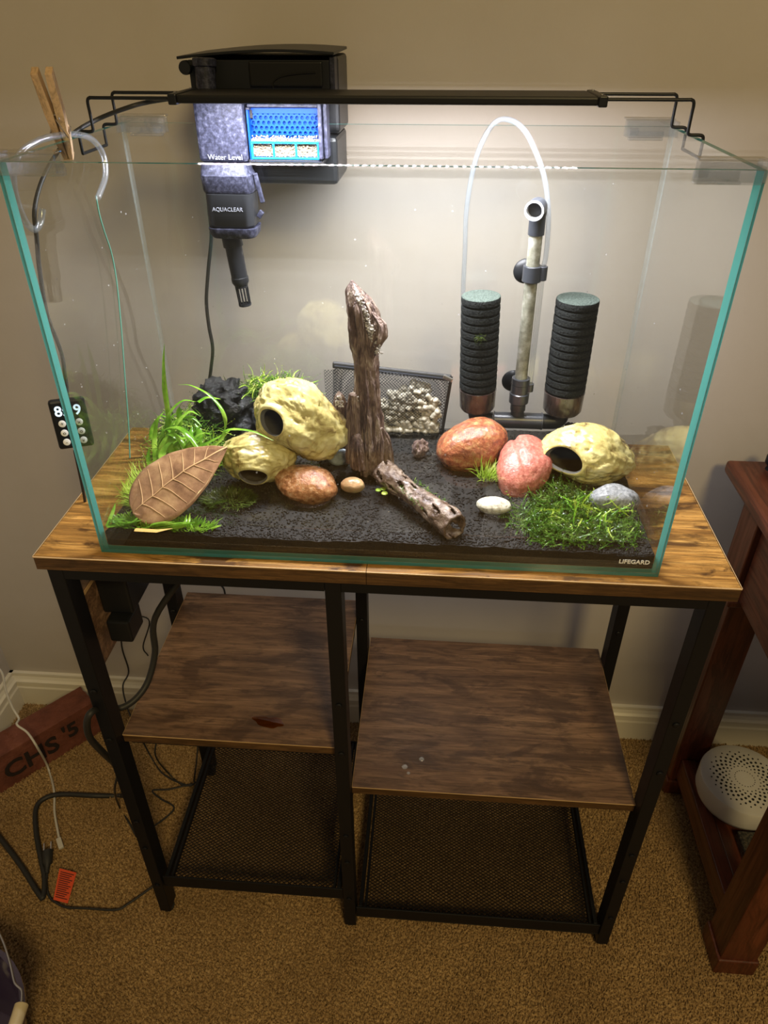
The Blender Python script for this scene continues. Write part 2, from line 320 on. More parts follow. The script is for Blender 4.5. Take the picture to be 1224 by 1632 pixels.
# ================================================================== SETTING
WY = .448; LX = -.4617
def floor_piece():
    mb = MB(); mb.box((LX-.02, -1.6, -.03), (2.2, WY+.03, 0)); mb.build('floor', 'carpet', kind='structure')
    rng = np.random.default_rng(3); sp = .0042
    xs, ys = np.meshgrid(np.arange(LX, 1.5, sp), np.arange(-.62, WY-.012, sp)); n = xs.size
    x = xs.ravel()+rng.uniform(-.5, .5, n)*sp; y = ys.ravel()+rng.uniform(-.5, .5, n)*sp
    h = rng.uniform(.004, .0078, n); a0 = rng.uniform(0, 6.28, n); lx = rng.uniform(-1, 1, n)*.003; ly = rng.uniform(-1, 1, n)*.003; r = .0021
    V = np.zeros((n, 4, 3), np.float32)
    for j in range(3):
        V[:, j, 0] = x+r*np.cos(a0+j*2.094); V[:, j, 1] = y+r*np.sin(a0+j*2.094)
    V[:, 3, 0] = x+lx; V[:, 3, 1] = y+ly; V[:, 3, 2] = h
    b = (np.arange(n)*4)[:, None]; Fc = np.concatenate([b+[0, 1, 3], b+[1, 2, 3], b+[2, 0, 3]], 1).reshape(-1).astype(np.int32)
    me = bpy.data.meshes.new('carpet_pile'); me.vertices.add(n*4); me.vertices.foreach_set('co', V.ravel()); me.loops.add(len(Fc)); me.loops.foreach_set('vertex_index', Fc)
    me.polygons.add(len(Fc)//3); me.polygons.foreach_set('loop_start', np.arange(0, len(Fc), 3, dtype=np.int32)); me.update(calc_edges=True); me.materials.append(M['carpet'])
    o = bpy.data.objects.new('carpet_pile', me); C.objects.link(o); props(o, 'brown cut pile of the carpet covering the floor', 'carpet', kind='stuff')
floor_piece()
MB().box((LX-.1, WY, -.03), (2.2, WY+.1, 2.6)).build('wall_back', 'wall', kind='structure')
MB().box((LX-.1, -1.6, -.03), (LX, WY, 2.6)).build('wall_left', 'wall', kind='structure')
PROF = [(0, 0), (.013, 0), (.013, .052), (.011, .056), (.0105, .064), (.0135, .067), (.0135, .072), (.009, .076), (.006, .084), (.0075, .087), (.0075, .0929), (0, .0929)]
def baseboard(name, p, q, nrm):
    p = Vector(p); q = Vector(q); nrm = Vector(nrm); vs = []; n = len(PROF)
    for e in (p, q): vs += [e+nrm*a+Vector((0, 0, b)) for a, b in PROF]
    MB().add(vs, [(i, (i+1) % n, n+(i+1) % n, n+i) for i in range(n)]+[tuple(range(n)), tuple(range(n, 2*n))[::-1]]).build(name, 'trim', kind='structure')
baseboard('baseboard_back', (LX, WY, 0), (2.2, WY, 0), (0, -1, 0))
baseboard('baseboard_left', (LX, -1.6, 0), (LX, WY, 0), (1, 0, 0))

# ================================================================== STAND
SW, SD, H = .7668, .3093, .7757
st = thing('aquarium_stand', 'black metal framed stand with rustic brown boards holding the glass tank', 'stand', (SW/2, SD/2, 0))
for a, b in ((0.0, .3715), (.3722, SW)):
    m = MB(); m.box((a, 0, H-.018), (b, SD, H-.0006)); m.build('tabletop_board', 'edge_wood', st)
    o = MB().box((a, 0, H-.0006), (b, SD, H)).build('board_surface', 'top_wood', st)
    m = MB(); m.bar((a, -.0004, H-.0006), (b, -.0004, H-.0006), .0012, .0012)
    for xx in ((a,) if a == 0 else (b,)): m.bar((xx, 0, H-.0006), (xx, SD, H-.0006), .0014, .0012)
    m.build('board_arris', 'edge_line', st)
lw = .0185
legx = {'l': .008, 'm': .3245, 'r': .7395}
def leg(x, y, d=.028): 
    o = MB().box((x, y, .012), (x+lw, y+d, H-.0185)).build('leg', 'frame', st, bevel=.0012)
    MB().lathe([(.008, .0), (.0095, .002), (.0095, .006), (.005, .0075), (.004, .012)], (x+lw/2, y+d/2, 0), seg=16).build('levelling_foot', 'rubber', o, 30)
    return o
for kx, x in legx.items():
    for y in (.004, .275):
        lg = leg(x, y)
        for z in ((.555, .46, .27, .2, .095) if y < .1 else (.6, .45, .2)):
            MB().lathe([(.0042, 0), (.0042, .0012), (.0028, .0022), (.0012, .0022)], (x+lw*.5, y-.0002, z), (0, -1, 0), 12).build('bolt', 'frame', lg, 30)
for y in (.004, .287):
    for a, b in ((.0267, .3243), (.3432, .7393)): MB().box((a, y, H-.034), (b, y+.016, H-.0185)).build('top_rail', 'frame', st)
for x in (.008, .3245, .7395): MB().box((x, .0325, H-.034), (x+lw, .2745, H-.0185)).build('side_rail', 'frame', st)
def shelf(x0, x1, z, y0=.0206, y1=.3229):
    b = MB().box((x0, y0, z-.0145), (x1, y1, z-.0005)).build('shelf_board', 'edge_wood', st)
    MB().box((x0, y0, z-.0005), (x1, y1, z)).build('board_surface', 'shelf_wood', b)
    m = MB(); m.bar((x0, y0-.0003, z-.0005), (x1, y0-.0003, z-.0005), .001, .001); m.bar((x1, y0, z-.0005), (x1, y1, z-.0005), .0008, .001); m.bar((x0, y0, z-.0005), (x0, y1, z-.0005), .0008, .001)
    m.build('board_arris', 'edge_line', b)
    for y in (y0+.012, y1-.06): MB().box((x0+.002, y, z-.032), (x1-.002, y+.012, z-.015)).build('shelf_rail', 'frame', st)
shelf(.0272, .3238, .4513); shelf(.3438, .7388, .3666)
def mesh_shelf(x0, x1, z):
    y0, y1 = .008, .298
    f = MB()
    f.box((x0, y0, z-.026), (x1, y0+.003, z)); f.box((x0, y0, z-.028), (x1, y0+.012, z-.026))
    f.box((x0, y1-.002, z-.022), (x1, y1, z)); 
    for xx, sgn in ((x0+.004, 1), (x1-.004, -1)):
        f.box((min(xx, xx+sgn*.006), y0+.003, z-.018), (max(xx, xx+sgn*.006), y1-.003, z)); 
        f.box((min(xx+sgn*.009, xx+sgn*.013), y0+.003, z-.012), (max(xx+sgn*.009, xx+sgn*.013), y1-.003, z-.002))
    f.build('basket_frame', 'frame', st, bevel=.0006)
    w = MB(); a, b, c, d = x0+.012, x1-.012, y0+.003, y1-.003; sx_, sy_ = .0062, .0040; q = sy_/sx_; zz = z-.012
    step = .0058; kk = c-q*(b-a)
    while kk < d:                                   # strands rising to the right
        xa = a if kk >= c else a+(c-kk)/q; xb = min(b, a+(d-kk)/q)
        if xb > xa:
            ya = kk+q*(xa-a); yb = kk+q*(xb-a); w.bar((xa, ya, zz), (xb, yb, zz), .0011, .0008)
            w.bar((a+b-xa, ya, zz+.0005), (a+b-xb, yb, zz+.0005), .0011, .0008)
        kk += step
    w.build('wire_mesh', 'frame', st, kind='stuff')
mesh_shelf(.0275, .324, .1141); mesh_shelf(.3440, .7390, .0620)
pn = MB().box((.011, .0335, .575), (.0245, .2735, .698)).build('side_panel', 'shelf_wood', st, bevel=.0008)
MB().box((.0246, .0335, .692), (.0252, .2735, .6975)).build('panel_arris', 'edge_line', st)

# power strip on the side panel
ps = thing('power_strip', 'black power outlet block mounted on the left side panel under the tabletop', 'power strip', (.045, .13, .60))
MB().box((.0260, .060, .640), (.066, .215, .700)).build('casing', 'black', ps, bevel=.003)
MB().box((.0665, .062, .700), (.030, .130, .7012)).build('cover_plate', 'greyblack', ps)
m = MB()
for i in range(7): m.box((.034, .070+i*.006, .7013), (.058, .0725+i*.006, .7019))
m.build('vent_slot', 'hole', ps, kind='stuff')
MB().box((.034, .045, .604), (.064, .085, .6395)).build('adapter_block', 'black', ps, bevel=.003)
m = MB(); m.lathe([(.010, 0), (.010, .014), (.006, .022), (.0052, .034)], (.0665, .150, .672), (1, -.1, .0), 14)
m.build('plug', 'rubber', ps, 30)
m = MB()
for dz in (-.005, .005): m.box((.0661, .185, .672+dz-.001), (.0666, .192, .672+dz+.001))
m.build('socket_slot', 'hole', ps)
cp = [(.100, .147, .672), (.113, .14, .655)] + [aty(u, v, y) for u, v, y in ((247, 985, .12), (247, 1040, .11), (236, 1085, .09), (218, 1112, .07), (196, 1127, .055))] + \
     [aty(u, v, y) for u, v, y in ((172, 1130, .045), (150, 1132, .0), (139, 1148, -.01), (143, 1175, .0), (165, 1200, .02), (185, 1220, .05))] + \
     [aty(u, v, y) for u, v, y in ((198, 1245, .075), (206, 1262, .10))] + [atz(u, v, .0115) for u, v in ((200, 1268), (150, 1268), (100, 1266), (72, 1272), (57, 1290), (58, 1330), (66, 1372), (71, 1400), (69, 1428), (62, 1425), (30, 1375), (-20, 1310))]
MB().tube(smooth_path(cp, 6), .0047, 10).build('extension_cord', 'rubber', None, 60, label='thick black power cord looping from the outlet block down to the carpet', cat='cord')
def cord(name, pts, r, mat, label, n=6, cat='cord'): return MB().tube(smooth_path(pts, n), r, 8).build(name, mat, None, 60, label=label, cat=cat)
cord('thin_cord', [aty(192, 1005, .40), aty(195, 1035, .40), aty(205, 1070, .40), aty(196, 1092, .38), aty(200, 1118, .36), aty(212, 1150, .32), atz(240, 1205, .0085), atz(262, 1235, .0085), atz(300, 1252, .0085), atz(312, 1246, .0085)], .0016, 'rubber', 'thin black cord hanging against the wall behind the left side panel')
cord('thin_cord', [aty(250, 1178, .26), aty(248, 1205, .25), atz(268, 1232, .0085), atz(292, 1252, .0085), atz(306, 1249, .0085), atz(270, 1258, .0085), atz(243, 1260, .0085), atz(256, 1273, .0085), atz(277, 1286, .0085), atz(268, 1300, .0085), atz(246, 1316, .0085), atz(222, 1330, .0085)], .0016, 'rubber', 'thin black cord zigzagging on the carpet under the left shelf')
cord('thin_cord', [aty(316, 1180, .28), aty(313, 1215, .26), atz(309, 1245, .0085)], .0016, 'rubber', 'short thin black cord dropping beside the left wire basket')
cord('thin_cord', [aty(349, 922, .42), aty(352, 932, .42), aty(358, 943, .42), aty(362, 980, .42)], .0018, 'rubber', 'short thin black cord seen above the left shelf back edge')
cord('thin_cord', [aty(215, 980, .40), aty(238, 990, .38), aty(228, 1030, .4), aty(236, 1045, .4)], .0014, 'rubber', 'thin black cord crossing behind the thick looped cord')
cord('thin_cord', [aty(186, 1240, .08), aty(183, 1262, .1), atz(190, 1285, .0085), atz(205, 1310, .0085), atz(216, 1330, .0085), atz(226, 1345, .0085)], .0018, 'rubber', 'thin black cord running beside the left front leg')
# plug with tag
pc = thing('plug_cord', 'thin black appliance cord with two prong plug lying on the carpet', 'cord', atz(90, 1440, 0))
MB().tube(smooth_path([atz(75, 1392, .013), atz(74, 1410, .011), atz(78, 1428, .0085), atz(86, 1436, .0085), atz(105, 1446, .0085), atz(140, 1448, .0085), atz(185, 1450, .0085), atz(205, 1440, .0085), atz(245, 1412, .0085), atz(262, 1400, .0085)], 6), .0019, 8).build('cable', 'rubber', pc, 60)
a, b = atz(75, 1392, .014), atz(76, 1357, .017)
MB().tube([a, a.lerp(b, .35), a.lerp(b, .45), a.lerp(b, 1)], [.003, .0048, .0085, .0095], 10).build('plug_body', 'rubber', pc, 40)
d = (b-a).normalized(); s_ = d.cross(Vector((0, 0, 1))).normalized()
for q in (-.006, .006): MB().bar(b+s_*q, b+s_*q+d*.016, .0016, .0065).build('prong', 'metal', pc)
tg = thing('warning_tag', 'small orange warning tag with fine print lying on the carpet', 'tag', atz(104, 1415, .0))
c0, c1, c2, c3 = atz(95, 1384, .016), atz(122, 1391, .014), atz(108, 1440, .009), atz(85, 1434, .010)
MB().add([c0, c1, c2, c3, c0+Vector((0, 0, .0005)), c1+Vector((0, 0, .0005)), c2+Vector((0, 0, .0005)), c3+Vector((0, 0, .0005))], [(0, 1, 2, 3), (4, 7, 6, 5), (0, 4, 5, 1), (1, 5, 6, 2), (2, 6, 7, 3), (3, 7, 4, 0)]).build('card', 'orange_tag', tg)
m = MB()
for i in range(13):
    t = .10+i*.066; p = c0.lerp(c3, t); q = c1.lerp(c2, t); m.bar(p.lerp(q, .1)+Vector((0, 0, .0008)), p.lerp(q, .9-.1*(i % 3))+Vector((0, 0, .0008)), .0016, .0002)
m.build('print_lines', 'tagprint', tg, kind='stuff')
wc = thing('white_charging_cable', 'white charging cable draped over the brick and onto the carpet', 'cable', atz(90, 1345, 0))
MB().tube(smooth_path([aty(-15, 1055, .30), aty(3, 1072, .30), aty(9, 1100, .29), aty(20, 1128, .28), aty(30, 1145, .27), aty(27, 1155, .255), aty(44, 1168, .25), aty(60, 1192, .235), atz(76, 1222, .010), atz(86, 1260, .0085), atz(87, 1295, .0085), atz(94, 1335, .0085)], 6), .0022, 8).build('cable', 'white', wc, 60)
MB().bar(atz(93, 1336, .010), atz(98, 1352, .010), .009, .006).build('connector', 'white', wc, bevel=.0015)

# brick
u = Vector((.65, .76, 0)).normalized(); nn = Vector((u.y, -u.x, 0)); b0 = Vector((-.372, .227, 0)); b0 = b0-u*.03
bk = thing('red_brick', 'old red brick standing on its side in the corner, stamped with black letters', 'brick', b0+u*.12-nn*.03)
m = MB(); nx, nz, ny = 40, 18, 10; Lb, Hb, Tb = .225, .092, .060
def bpt(i, j, k_):
    p = b0+u*(Lb*i)+Vector((0, 0, Hb*j))-nn*(Tb*k_)
    e = sum(1 for t in (i, j, k_) if t < .01 or t > .99)
    nz_ = noise.noise(p*45)*.0022+noise.noise(p*140)*.0010
    return p+Vector((nz_, nz_*.7, nz_*.6))-(Vector((0, 0, .0015)) if j > .99 and e > 1 else Vector())
def grid(f, a_, b_):
    vs = [f(i/a_, j/b_) for j in range(b_+1) for i in range(a_+1)]; m.add(vs, [(j*(a_+1)+i, j*(a_+1)+i+1, (j+1)*(a_+1)+i+1, (j+1)*(a_+1)+i) for j in range(b_) for i in range(a_)])
grid(lambda i, j: bpt(i, j, 0), nx, nz); grid(lambda i, j: bpt(i, 1, j), nx, ny); grid(lambda i, j: bpt(1, j, i), ny, nz); grid(lambda i, j: bpt(0, j, 1-i), ny, nz); grid(lambda i, j: bpt(1-i, j, 1), nx, nz)
m.build('brick_body', 'brick', bk, 50)
f0 = b0+nn*.0022
text('stamped_letters', "CHS", .058, 'brickprint', bk, frame4(f0+u*.082+Vector((0, 0, .043)), u, (0, 0, 1)), .0008, bold=1)
text('stamped_letters', "'5", .050, 'brickprint', bk, frame4(f0+u*.165+Vector((0, 0, .053)), u, (0, 0, 1)), .0008, bold=1)

# purple bucket with wire bail
cb = Vector((-.205, -.262, 0)); bu = thing('purple_bucket', 'glossy dark purple bucket with a wire handle at the bottom left corner', 'bucket', cb)
MB().lathe([(.001, .001), (.10, .0), (.105, .004), (.128, .150), (.134, .152), (.134, .160), (.127, .160), (.125, .152), (.102, .008), (.001, .006)], cb, seg=40).build('pail', 'purple', bu, 40)
g1, g2 = atz(35, 1600, .235), atz(22, 1640, .235)
MB().tube(smooth_path([cb+Vector((-.06, .115, .150)), atz(-30, 1440, .20), atz(0, 1490, .215), atz(14, 1528, .225), atz(22, 1562, .23), atz(26, 1570, .232), atz(34, 1578, .234), atz(35, 1588, .235), g1.lerp(g2, .1)], 6), .0016, 8).build('bail_wire', 'metal', bu, 60)
MB().tube([g1, g1.lerp(g2, .04), g1.lerp(g2, .5), g2+(g2-g1)*.6], [.0068, .0085, .0082, .0085], 14).build('grip', 'ivory', bu, 40)

# ================================================================== SIDE TABLE (right)
tb = thing('side_table', 'mahogany side table with square legs at the right edge', 'table', (1.15, .16, 0))
TX0, TX1, TY0, TY1, TZ = .897, 1.40, -.10, .4135, .700
MB().box((TX0, TY0, TZ-.022), (TX1, TY1, TZ)).build('table_top', 'mahogany_x', tb, bevel=.006)
MB().box((TX0+.045, TY0+.045, TZ), (TX1-.045, TY1-.045, TZ+.0012)).build('inset_panel', 'mahogany_x', tb, bevel=.001)
for (x, y) in ((.925, -.018), (.925, .310), (1.32, -.018), (1.32, .310)):
    l = MB().box((x, y, .04), (x+.056, y+.056, .49)).build('leg', 'mahogany', tb, bevel=.002)
    MB().box((x-.004, y-.004, .0), (x+.060, y+.060, .04)).build('leg_foot', 'mahogany', l, bevel=.003)
    MB().box((x-.007, y-.007, .49), (x+.063, y+.063, .503)).build('leg_collar', 'mahogany', l, bevel=.003)
    MB().box((x-.002, y-.002, .503), (x+.058, y+.058, TZ-.022)).build('leg_block', 'mahogany', l, bevel=.002)
MB().box((.932, .039, .505), (.950, .307, TZ-.023)).build('apron', 'mahogany_x', tb, bevel=.002)
MB().box((.984, -.01, .505), (1.317, .008, TZ-.023)).build('apron', 'mahogany_x', tb, bevel=.002)
MB().box((.984, .345, .505), (1.317, .362, TZ-.023)).build('apron', 'mahogany_x', tb, bevel=.002)
MB().box((.935, .039, .055), (.960, .309, .105)).build('stretcher', 'mahogany_x', tb, bevel=.002)
MB().box((.961, .04, .085), (1.34, .31, .100)).build('low_shelf', 'mahogany_x', tb, bevel=.002)
MB().lathe([(.001, .03), (.008, .029), (.012, .022), (.012, .012), (.007, .006), (.009, 0)][::-1], (.955, .385, TZ), seg=20).build('dark_finial', 'black', None, 60, label='small dark rounded knob standing on the back of the side table', cat='knob')
# white perforated speaker
sc = Vector((1.012, .232, .158)); sp_ = thing('white_speaker', 'round white perforated speaker on the low shelf of the side table', 'speaker', (sc.x, sc.y, .101))
tl = Vector((-.18, -.22, 1)).normalized()
MB().lathe([(.060, -.052), (.070, -.046), (.074, -.036), (.0745, -.004), (.073, 0.0), (.068, .0012), (.001, .0018)], sc, (0, 0, 1), 48).build('body', 'white', sp_, 40)
h = MB()
for ring in range(1, 9):
    n_ = [0, 22, 22, 22, 22, 22, 22, 22, 22][ring]; rr = .0155+ring*.0052 if ring > 1 else .0165
    rad = [0, .0009, .0012, .0017, .0021, .0024, .0022, .0018, .0013][ring]
    for j in range(n_):
        a = 2*PI*(j+.5*(ring % 2))/n_; h.lathe([(rad, -.0008), (rad, .0002)], sc+Vector((rr*math.cos(a), rr*math.sin(a), .0017)), seg=8)
h.build('perforation', 'hole', sp_, kind='stuff')
bx = thing('dark_patterned_box', 'small dark patterned box under the white speaker on the low shelf', 'box', (1.04, .14, .1005))
MB().box((.985, .075, .1005), (1.10, .155, .1165)).build('box_body', 'darkbook', bx, bevel=.002)
MB().box((.985, .075, .117), (1.10, .155, .1205)).build('box_lid', 'darkbook', bx, bevel=.001)

# ================================================================== AQUARIUM
X0, X1, Y0, Y1, T, G = .0735, .6835, .0129, .2912, 1.1735, .006
aq = thing('aquarium', 'rimless rectangular glass tank with teal edges on the stand', 'aquarium', ((X0+X1)/2, (Y0+Y1)/2, H))
def pane(name, a, b, thin):
    m = MB(); m.box(a, b); dim = {0: (3, 5), 1: (2, 4), 2: (0, 1)}[thin]
    m.mi = [0 if i in dim else 1 for i in range(6)]
    if name == 'back_pane': m.mi[3] = m.mi[5] = 2
    if name == 'side_pane': m.mi[4] = 2
    if name == 'front_pane': m.mi[3] = m.mi[5] = 1
    return m.build(name, ['glass', 'edge', 'seam'], aq)
pane('front_pane', (X0, Y0, H+.0005), (X1, Y0+G, T), 1)
pane('back_pane', (X0, Y1-G, H+.0005), (X1, Y1, T), 1)
pane('side_pane', (X0, Y0+G+.0003, H+.0005), (X0+G, Y1-G-.0003, T), 0)
pane('side_pane', (X1-G, Y0+G+.0003, H+.0005), (X1, Y1-G-.0003, T), 0)
pane('bottom_pane', (X0+G+.0003, Y0+G+.0003, H+.0005), (X1-G-.0003, Y1-G-.0003, H+G), 2)
c = aty(1011, 896, Y0-.0004)
text('logo', 'LIFEGARD', .0072, 'whiteprint', aq, frame4(c, (1, 0, 0), (0, 0, 1)), .0001, bold=1)
m = MB()
for i in range(170):
    s_ = R.random()
    if s_ < .45: p = Vector((R.uniform(X0+.02, X1-.02), Y1-G-.0003, R.uniform(.83, 1.12))); ax = Vector((0, -1, 0))
    elif s_ < .75: p = Vector((X0+G+.0003, R.uniform(.03, .27), R.uniform(.82, 1.1))); ax = Vector((1, 0, 0))
    elif s_ < .85: p = Vector((X1-G-.0003, R.uniform(.03, .27), R.uniform(.82, 1.0))); ax = Vector((-1, 0, 0))
    else: p = Vector((R.uniform(X0+.02, X1-.02), Y0+G+.0003, R.uniform(.815, 1.0))); ax = Vector((0, 1, 0))
    r = R.choice((.0005, .0006, .0008, .0011)); m.lathe([(r, 0), (r*.8, r*.45), (r*.3, r*.7)], p, ax, 8)
m.build('water_droplets', 'drop', aq, 60, kind='stuff')
# soil
sb, st_ = H+G+.0004, .8003
sx0, sx1, sy0, sy1 = X0+G+.0006, X1-G-.0006, Y0+G+.0006, Y1-G-.0006
def soil_z(x, y): return st_+.0035*noise.noise(Vector((x*14, y*14, 0)))+.0016*noise.noise(Vector((x*60, y*60, 3)))+(.004*max(0, (y-.12)/.16))
m = MB(); nx, ny = 150, 70
vs = [(sx0+(sx1-sx0)*i/nx, sy0+(sy1-sy0)*j/ny, soil_z(sx0+(sx1-sx0)*i/nx, sy0+(sy1-sy0)*j/ny)+.0006*R.uniform(-1, 1)) for j in range(ny+1) for i in range(nx+1)]
m.add(vs, [(j*(nx+1)+i, j*(nx+1)+i+1, (j+1)*(nx+1)+i+1, (j+1)*(nx+1)+i) for j in range(ny) for i in range(nx)])
def skirt(idx):
    n = len(idx); b = len(m.v); m.v += [(m.v[i][0], m.v[i][1], sb) for i in idx]; m.f += [(idx[i], idx[i+1], b+i+1, b+i) for i in range(n-1)]; m.mi += [0]*(n-1)
row = nx+1
skirt([i for i in range(row)]); skirt([ny*row+i for i in range(row)]); skirt([j*row for j in range(ny+1)]); skirt([j*row+nx for j in range(ny+1)])
# granules
ico = bmesh.new(); bmesh.ops.create_icosphere(ico, subdivisions=1, radius=1); iv = [v.co.copy() for v in ico.verts]; iff = [tuple(v.index for v in f.verts) for f in ico.faces]; ico.free()
def gran(c_, r): m.add([(c_[0]+v.x*r, c_[1]+v.y*r, c_[2]+v.z*r*.85) for v in iv], iff)
x = sx0+.001
while x < sx1-.002:
    z = sb+.001
    while z < soil_z(x, sy0):
        r = R.uniform(.0011, .0019); gran((x+R.uniform(-.0008, .0008), sy0+r*.9+.0001+R.uniform(0, .0008), z+R.uniform(-.0006, .0006)), r); z += .0027
    x += .0029
for i in range(9000):
    x = R.uniform(sx0+.002, sx1-.002); y = sy0+.002+(sy1-sy0-.004)*R.random()**1.5; gran((x, y, soil_z(x, y)+.0003), R.uniform(.0010, .0018))
m.build('aquarium_soil', 'soil', None, 50, kind='stuff', label='black granular soil covering the bottom of the tank', cat='soil')
# water
WL = .8142; m = MB(); nx, ny = 200, 90
wx0, wx1, wy0, wy1 = X0+G+.0002, X1-G-.0002, Y0+G+.0002, Y1-G-.0002
def wz(x, y): return WL+.00012*noise.noise(Vector((x*26, y*26, 9)))+.00003*noise.noise(Vector((x*70, y*70, 5)))
vs = [(wx0+(wx1-wx0)*i/nx, wy0+(wy1-wy0)*j/ny, wz(wx0+(wx1-wx0)*i/nx, wy0+(wy1-wy0)*j/ny)+(.0012 if j in (0, ny) or i in (0, nx) else 0)) for j in range(ny+1) for i in range(nx+1)]
m.add(vs, [(j*(nx+1)+i, j*(nx+1)+i+1, (j+1)*(nx+1)+i+1, (j+1)*(nx+1)+i) for j in range(ny) for i in range(nx)])
m.build('tank_water', 'water', None, 80, kind='stuff', label='shallow clear water standing over the black soil in the tank', cat='water')

# lid clips: one built, three copied
def clip():
    t = thing('lid_clip', '', 'clip', (0, 0, 0), 'clear clips on the tank rim')
    MB().box((-.002, -.003, -.010), (.048, -.0006, .006)).build('outer_arm', 'acrylic', t, bevel=.0008)
    MB().box((-.002, .0068, -.010), (.048, .0092, .006)).build('inner_arm', 'acrylic', t, bevel=.0008)
    MB().box((-.002, -.003, .0064), (.050, .0092, .0085)).build('top_bridge', 'acrylic', t, bevel=.0008)
    m = MB(); m.box((.010, .0095, -.012), (.046, .018, -.0095)); m.box((.010, .016, -.0093), (.046, .018, -.003)); m.lathe([(.0035, 0), (.0035, .01)], (.046, .013, -.004), (-1, 0, 0), 12)
    m.build('glass_rest', 'acrylic', t, bevel=.0005)
    MB().box((-.004, -.002, -.009), (-.0023, .020, .006)).build('corner_tab', 'acrylic', t)
    return t
def copy_thing(t, loc, rz=0, sc=(1, 1, 1), label=None):
    r = t.copy(); C.objects.link(r); r.location = loc; r.rotation_euler = (0, 0, rz); r.scale = sc
    for ch in t.children:
        c_ = ch.copy(); C.objects.link(c_); c_.parent = r
        for g in ch.children: d_ = g.copy(); C.objects.link(d_); d_.parent = c_
    if label: r['label'] = label
    return r
cl = clip(); cl.location = (X0+.004, Y0, T); cl['label'] = 'clear plastic lid clip on the front left corner of the tank rim'
copy_thing(cl, (X1-.004, Y0, T), 0, (-1, 1, 1), 'clear plastic lid clip on the front right corner of the tank rim')
copy_thing(cl, (X0+.004, Y1, T), 0, (1, -1, 1), 'clear plastic lid clip on the back left corner of the tank rim')
copy_thing(cl, (X1-.004, Y1, T), 0, (-1, -1, 1), 'clear plastic lid clip on the back right corner of the tank rim')

# ------------------------------------------------------------------ LED bar
BX0, BX1, BY0, BY1, BZ0, BZ1 = .168, .588, .180, .256, 1.2015, 1.2090
lb = thing('led_light_bar', 'long black light bar carried across the tank rim on wire brackets', 'light', ((BX0+BX1)/2, (BY0+BY1)/2, BZ0))
MB().box((BX0+.008, BY0, BZ0), (BX1-.008, BY1, BZ1)).build('housing', 'led_black', lb, bevel=.002)
for a, b in ((BX0, BX0+.0085), (BX1-.0085, BX1)):
    e = MB().box((a, BY0-.001, BZ0-.0012), (b, BY1+.001, BZ1+.0008)).build('end_cap', 'black', lb, bevel=.0012)
    for yy in (BY0+.012, BY1-.012): MB().lathe([(.0016, 0), (.0016, .0008)], ((a+b)/2, yy, BZ1+.0009), seg=10).build('screw', 'metal', e)
m = MB()
for row_ in range(4):
    for i in range(46):
        x = BX0+.02+i*(BX1-BX0-.04)/45; y = BY0+.010+row_*.013; w = .0011; z = BZ0-.0004
        m.add([(x-w, y-w, z), (x-w, y+w, z), (x+w, y+w, z), (x+w, y-w, z)], [(0, 1, 2, 3)])
m.build('led_array', 'led', lb, kind='stuff')
def bracket(s_, xb, xo, ys):
    for y in ys:
        zt = 1.2055; xi = xo-s_*.011; m = MB()
        m.tube(smooth_path([(xb, y, zt), (xi-s_*.012, y, zt), (xi-s_*.003, y, zt), (xi, y, zt-.003), (xi, y, zt-.012), (xi, y, T+.006), (xi+s_*.001, y, T+.003), (xi+s_*.004, y, T+.0022), (xo, y, T+.0022), (xo+s_*.004, y, T+.001), (xo+s_*.005, y, T-.004), (xo+s_*.005, y, T-.018)], 3), .0016, 8)
        m.build('wire_bracket', 'black', lb, 60)
    MB().tube([(xo+s_*.005, ys[0], T-.018), (xo+s_*.005, ys[1], T-.018)], .0016, 8).build('cross_wire', 'black', lb)
bracket(-1, BX0+.004, X0, (.187, .250)); bracket(1, BX1-.004, X1, (.200, .262))
cab = smooth_path([Vector((BX0-.001, .20, 1.2045)), aty(235, 163, .195), aty(205, 171, .185), atx(160, 188, .085), atx(118, 212, .068), atx(88, 248, .060), atx(66, 290, .055), atx(55, 335, .055), atx(58, 375, .05), atx(63, 430, .045), atx(75, 500, .04), atx(97, 560, .035), atx(104, 600, .032), atx(108, 635, .030)], 6)
MB().tube(cab, .0021, 8).build('power_cable', 'rubber', lb, 60, label='black cable leading down to the timer controller')
# controller (hangs on the cable)
p00, p10, p01 = atx(84, 634, .030), atx(140, 628, .030), atx(92, 716, .030)
cc_ = atx(114, 674, .0)
ct = thing('light_timer_controller', 'small black timer controller with glowing digits hanging left of the tank', 'controller', atx(114, 674, .03))
q0 = aty(114, 674, .10); xa = Vector((.93, .36, 0)).normalized(); ya = Vector((0.0, .12, 1)).normalized()
F4 = frame4(q0, xa, ya); wC, hC = .019, .029
m = MB(); m.box((-wC, -hC, -.005), (wC, hC, .005), F4); m.build('case', 'black', ct, bevel=.003)
text('digits', '8:19', .0165, 'digit', ct, F4 @ Matrix.Translation((0, .016, .0053)), .0001, bold=1)
for bi, (bx_, by_) in enumerate(((-.009, .002), (.009, .002), (-.009, -.009), (.009, -.009), (-.009, -.020), (.009, -.020))):
    m = MB(); m.lathe([(.0040, 0), (.0040, .0006), (.0034, .0008)], F4 @ Vector((bx_, by_, .0051)), F4.to_3x3() @ Vector((0, 0, 1)), 16); bt = m.build('button', 'whiteprint', ct, 30)
    text('button_mark', ('+', 'x', 'o', 'o', '-', 'v')[bi], .006, 'black', bt, F4 @ Matrix.Translation((bx_, by_, .0062)), .0001)
cord('controller_lead', [aty(119, 718, .10), aty(126, 750, .105), aty(134, 790, .11), aty(140, 830, .12), aty(150, 880, .14), aty(170, 935, .15)], .0018, 'rubber', 'thin black lead running from the timer controller down beside the tank')

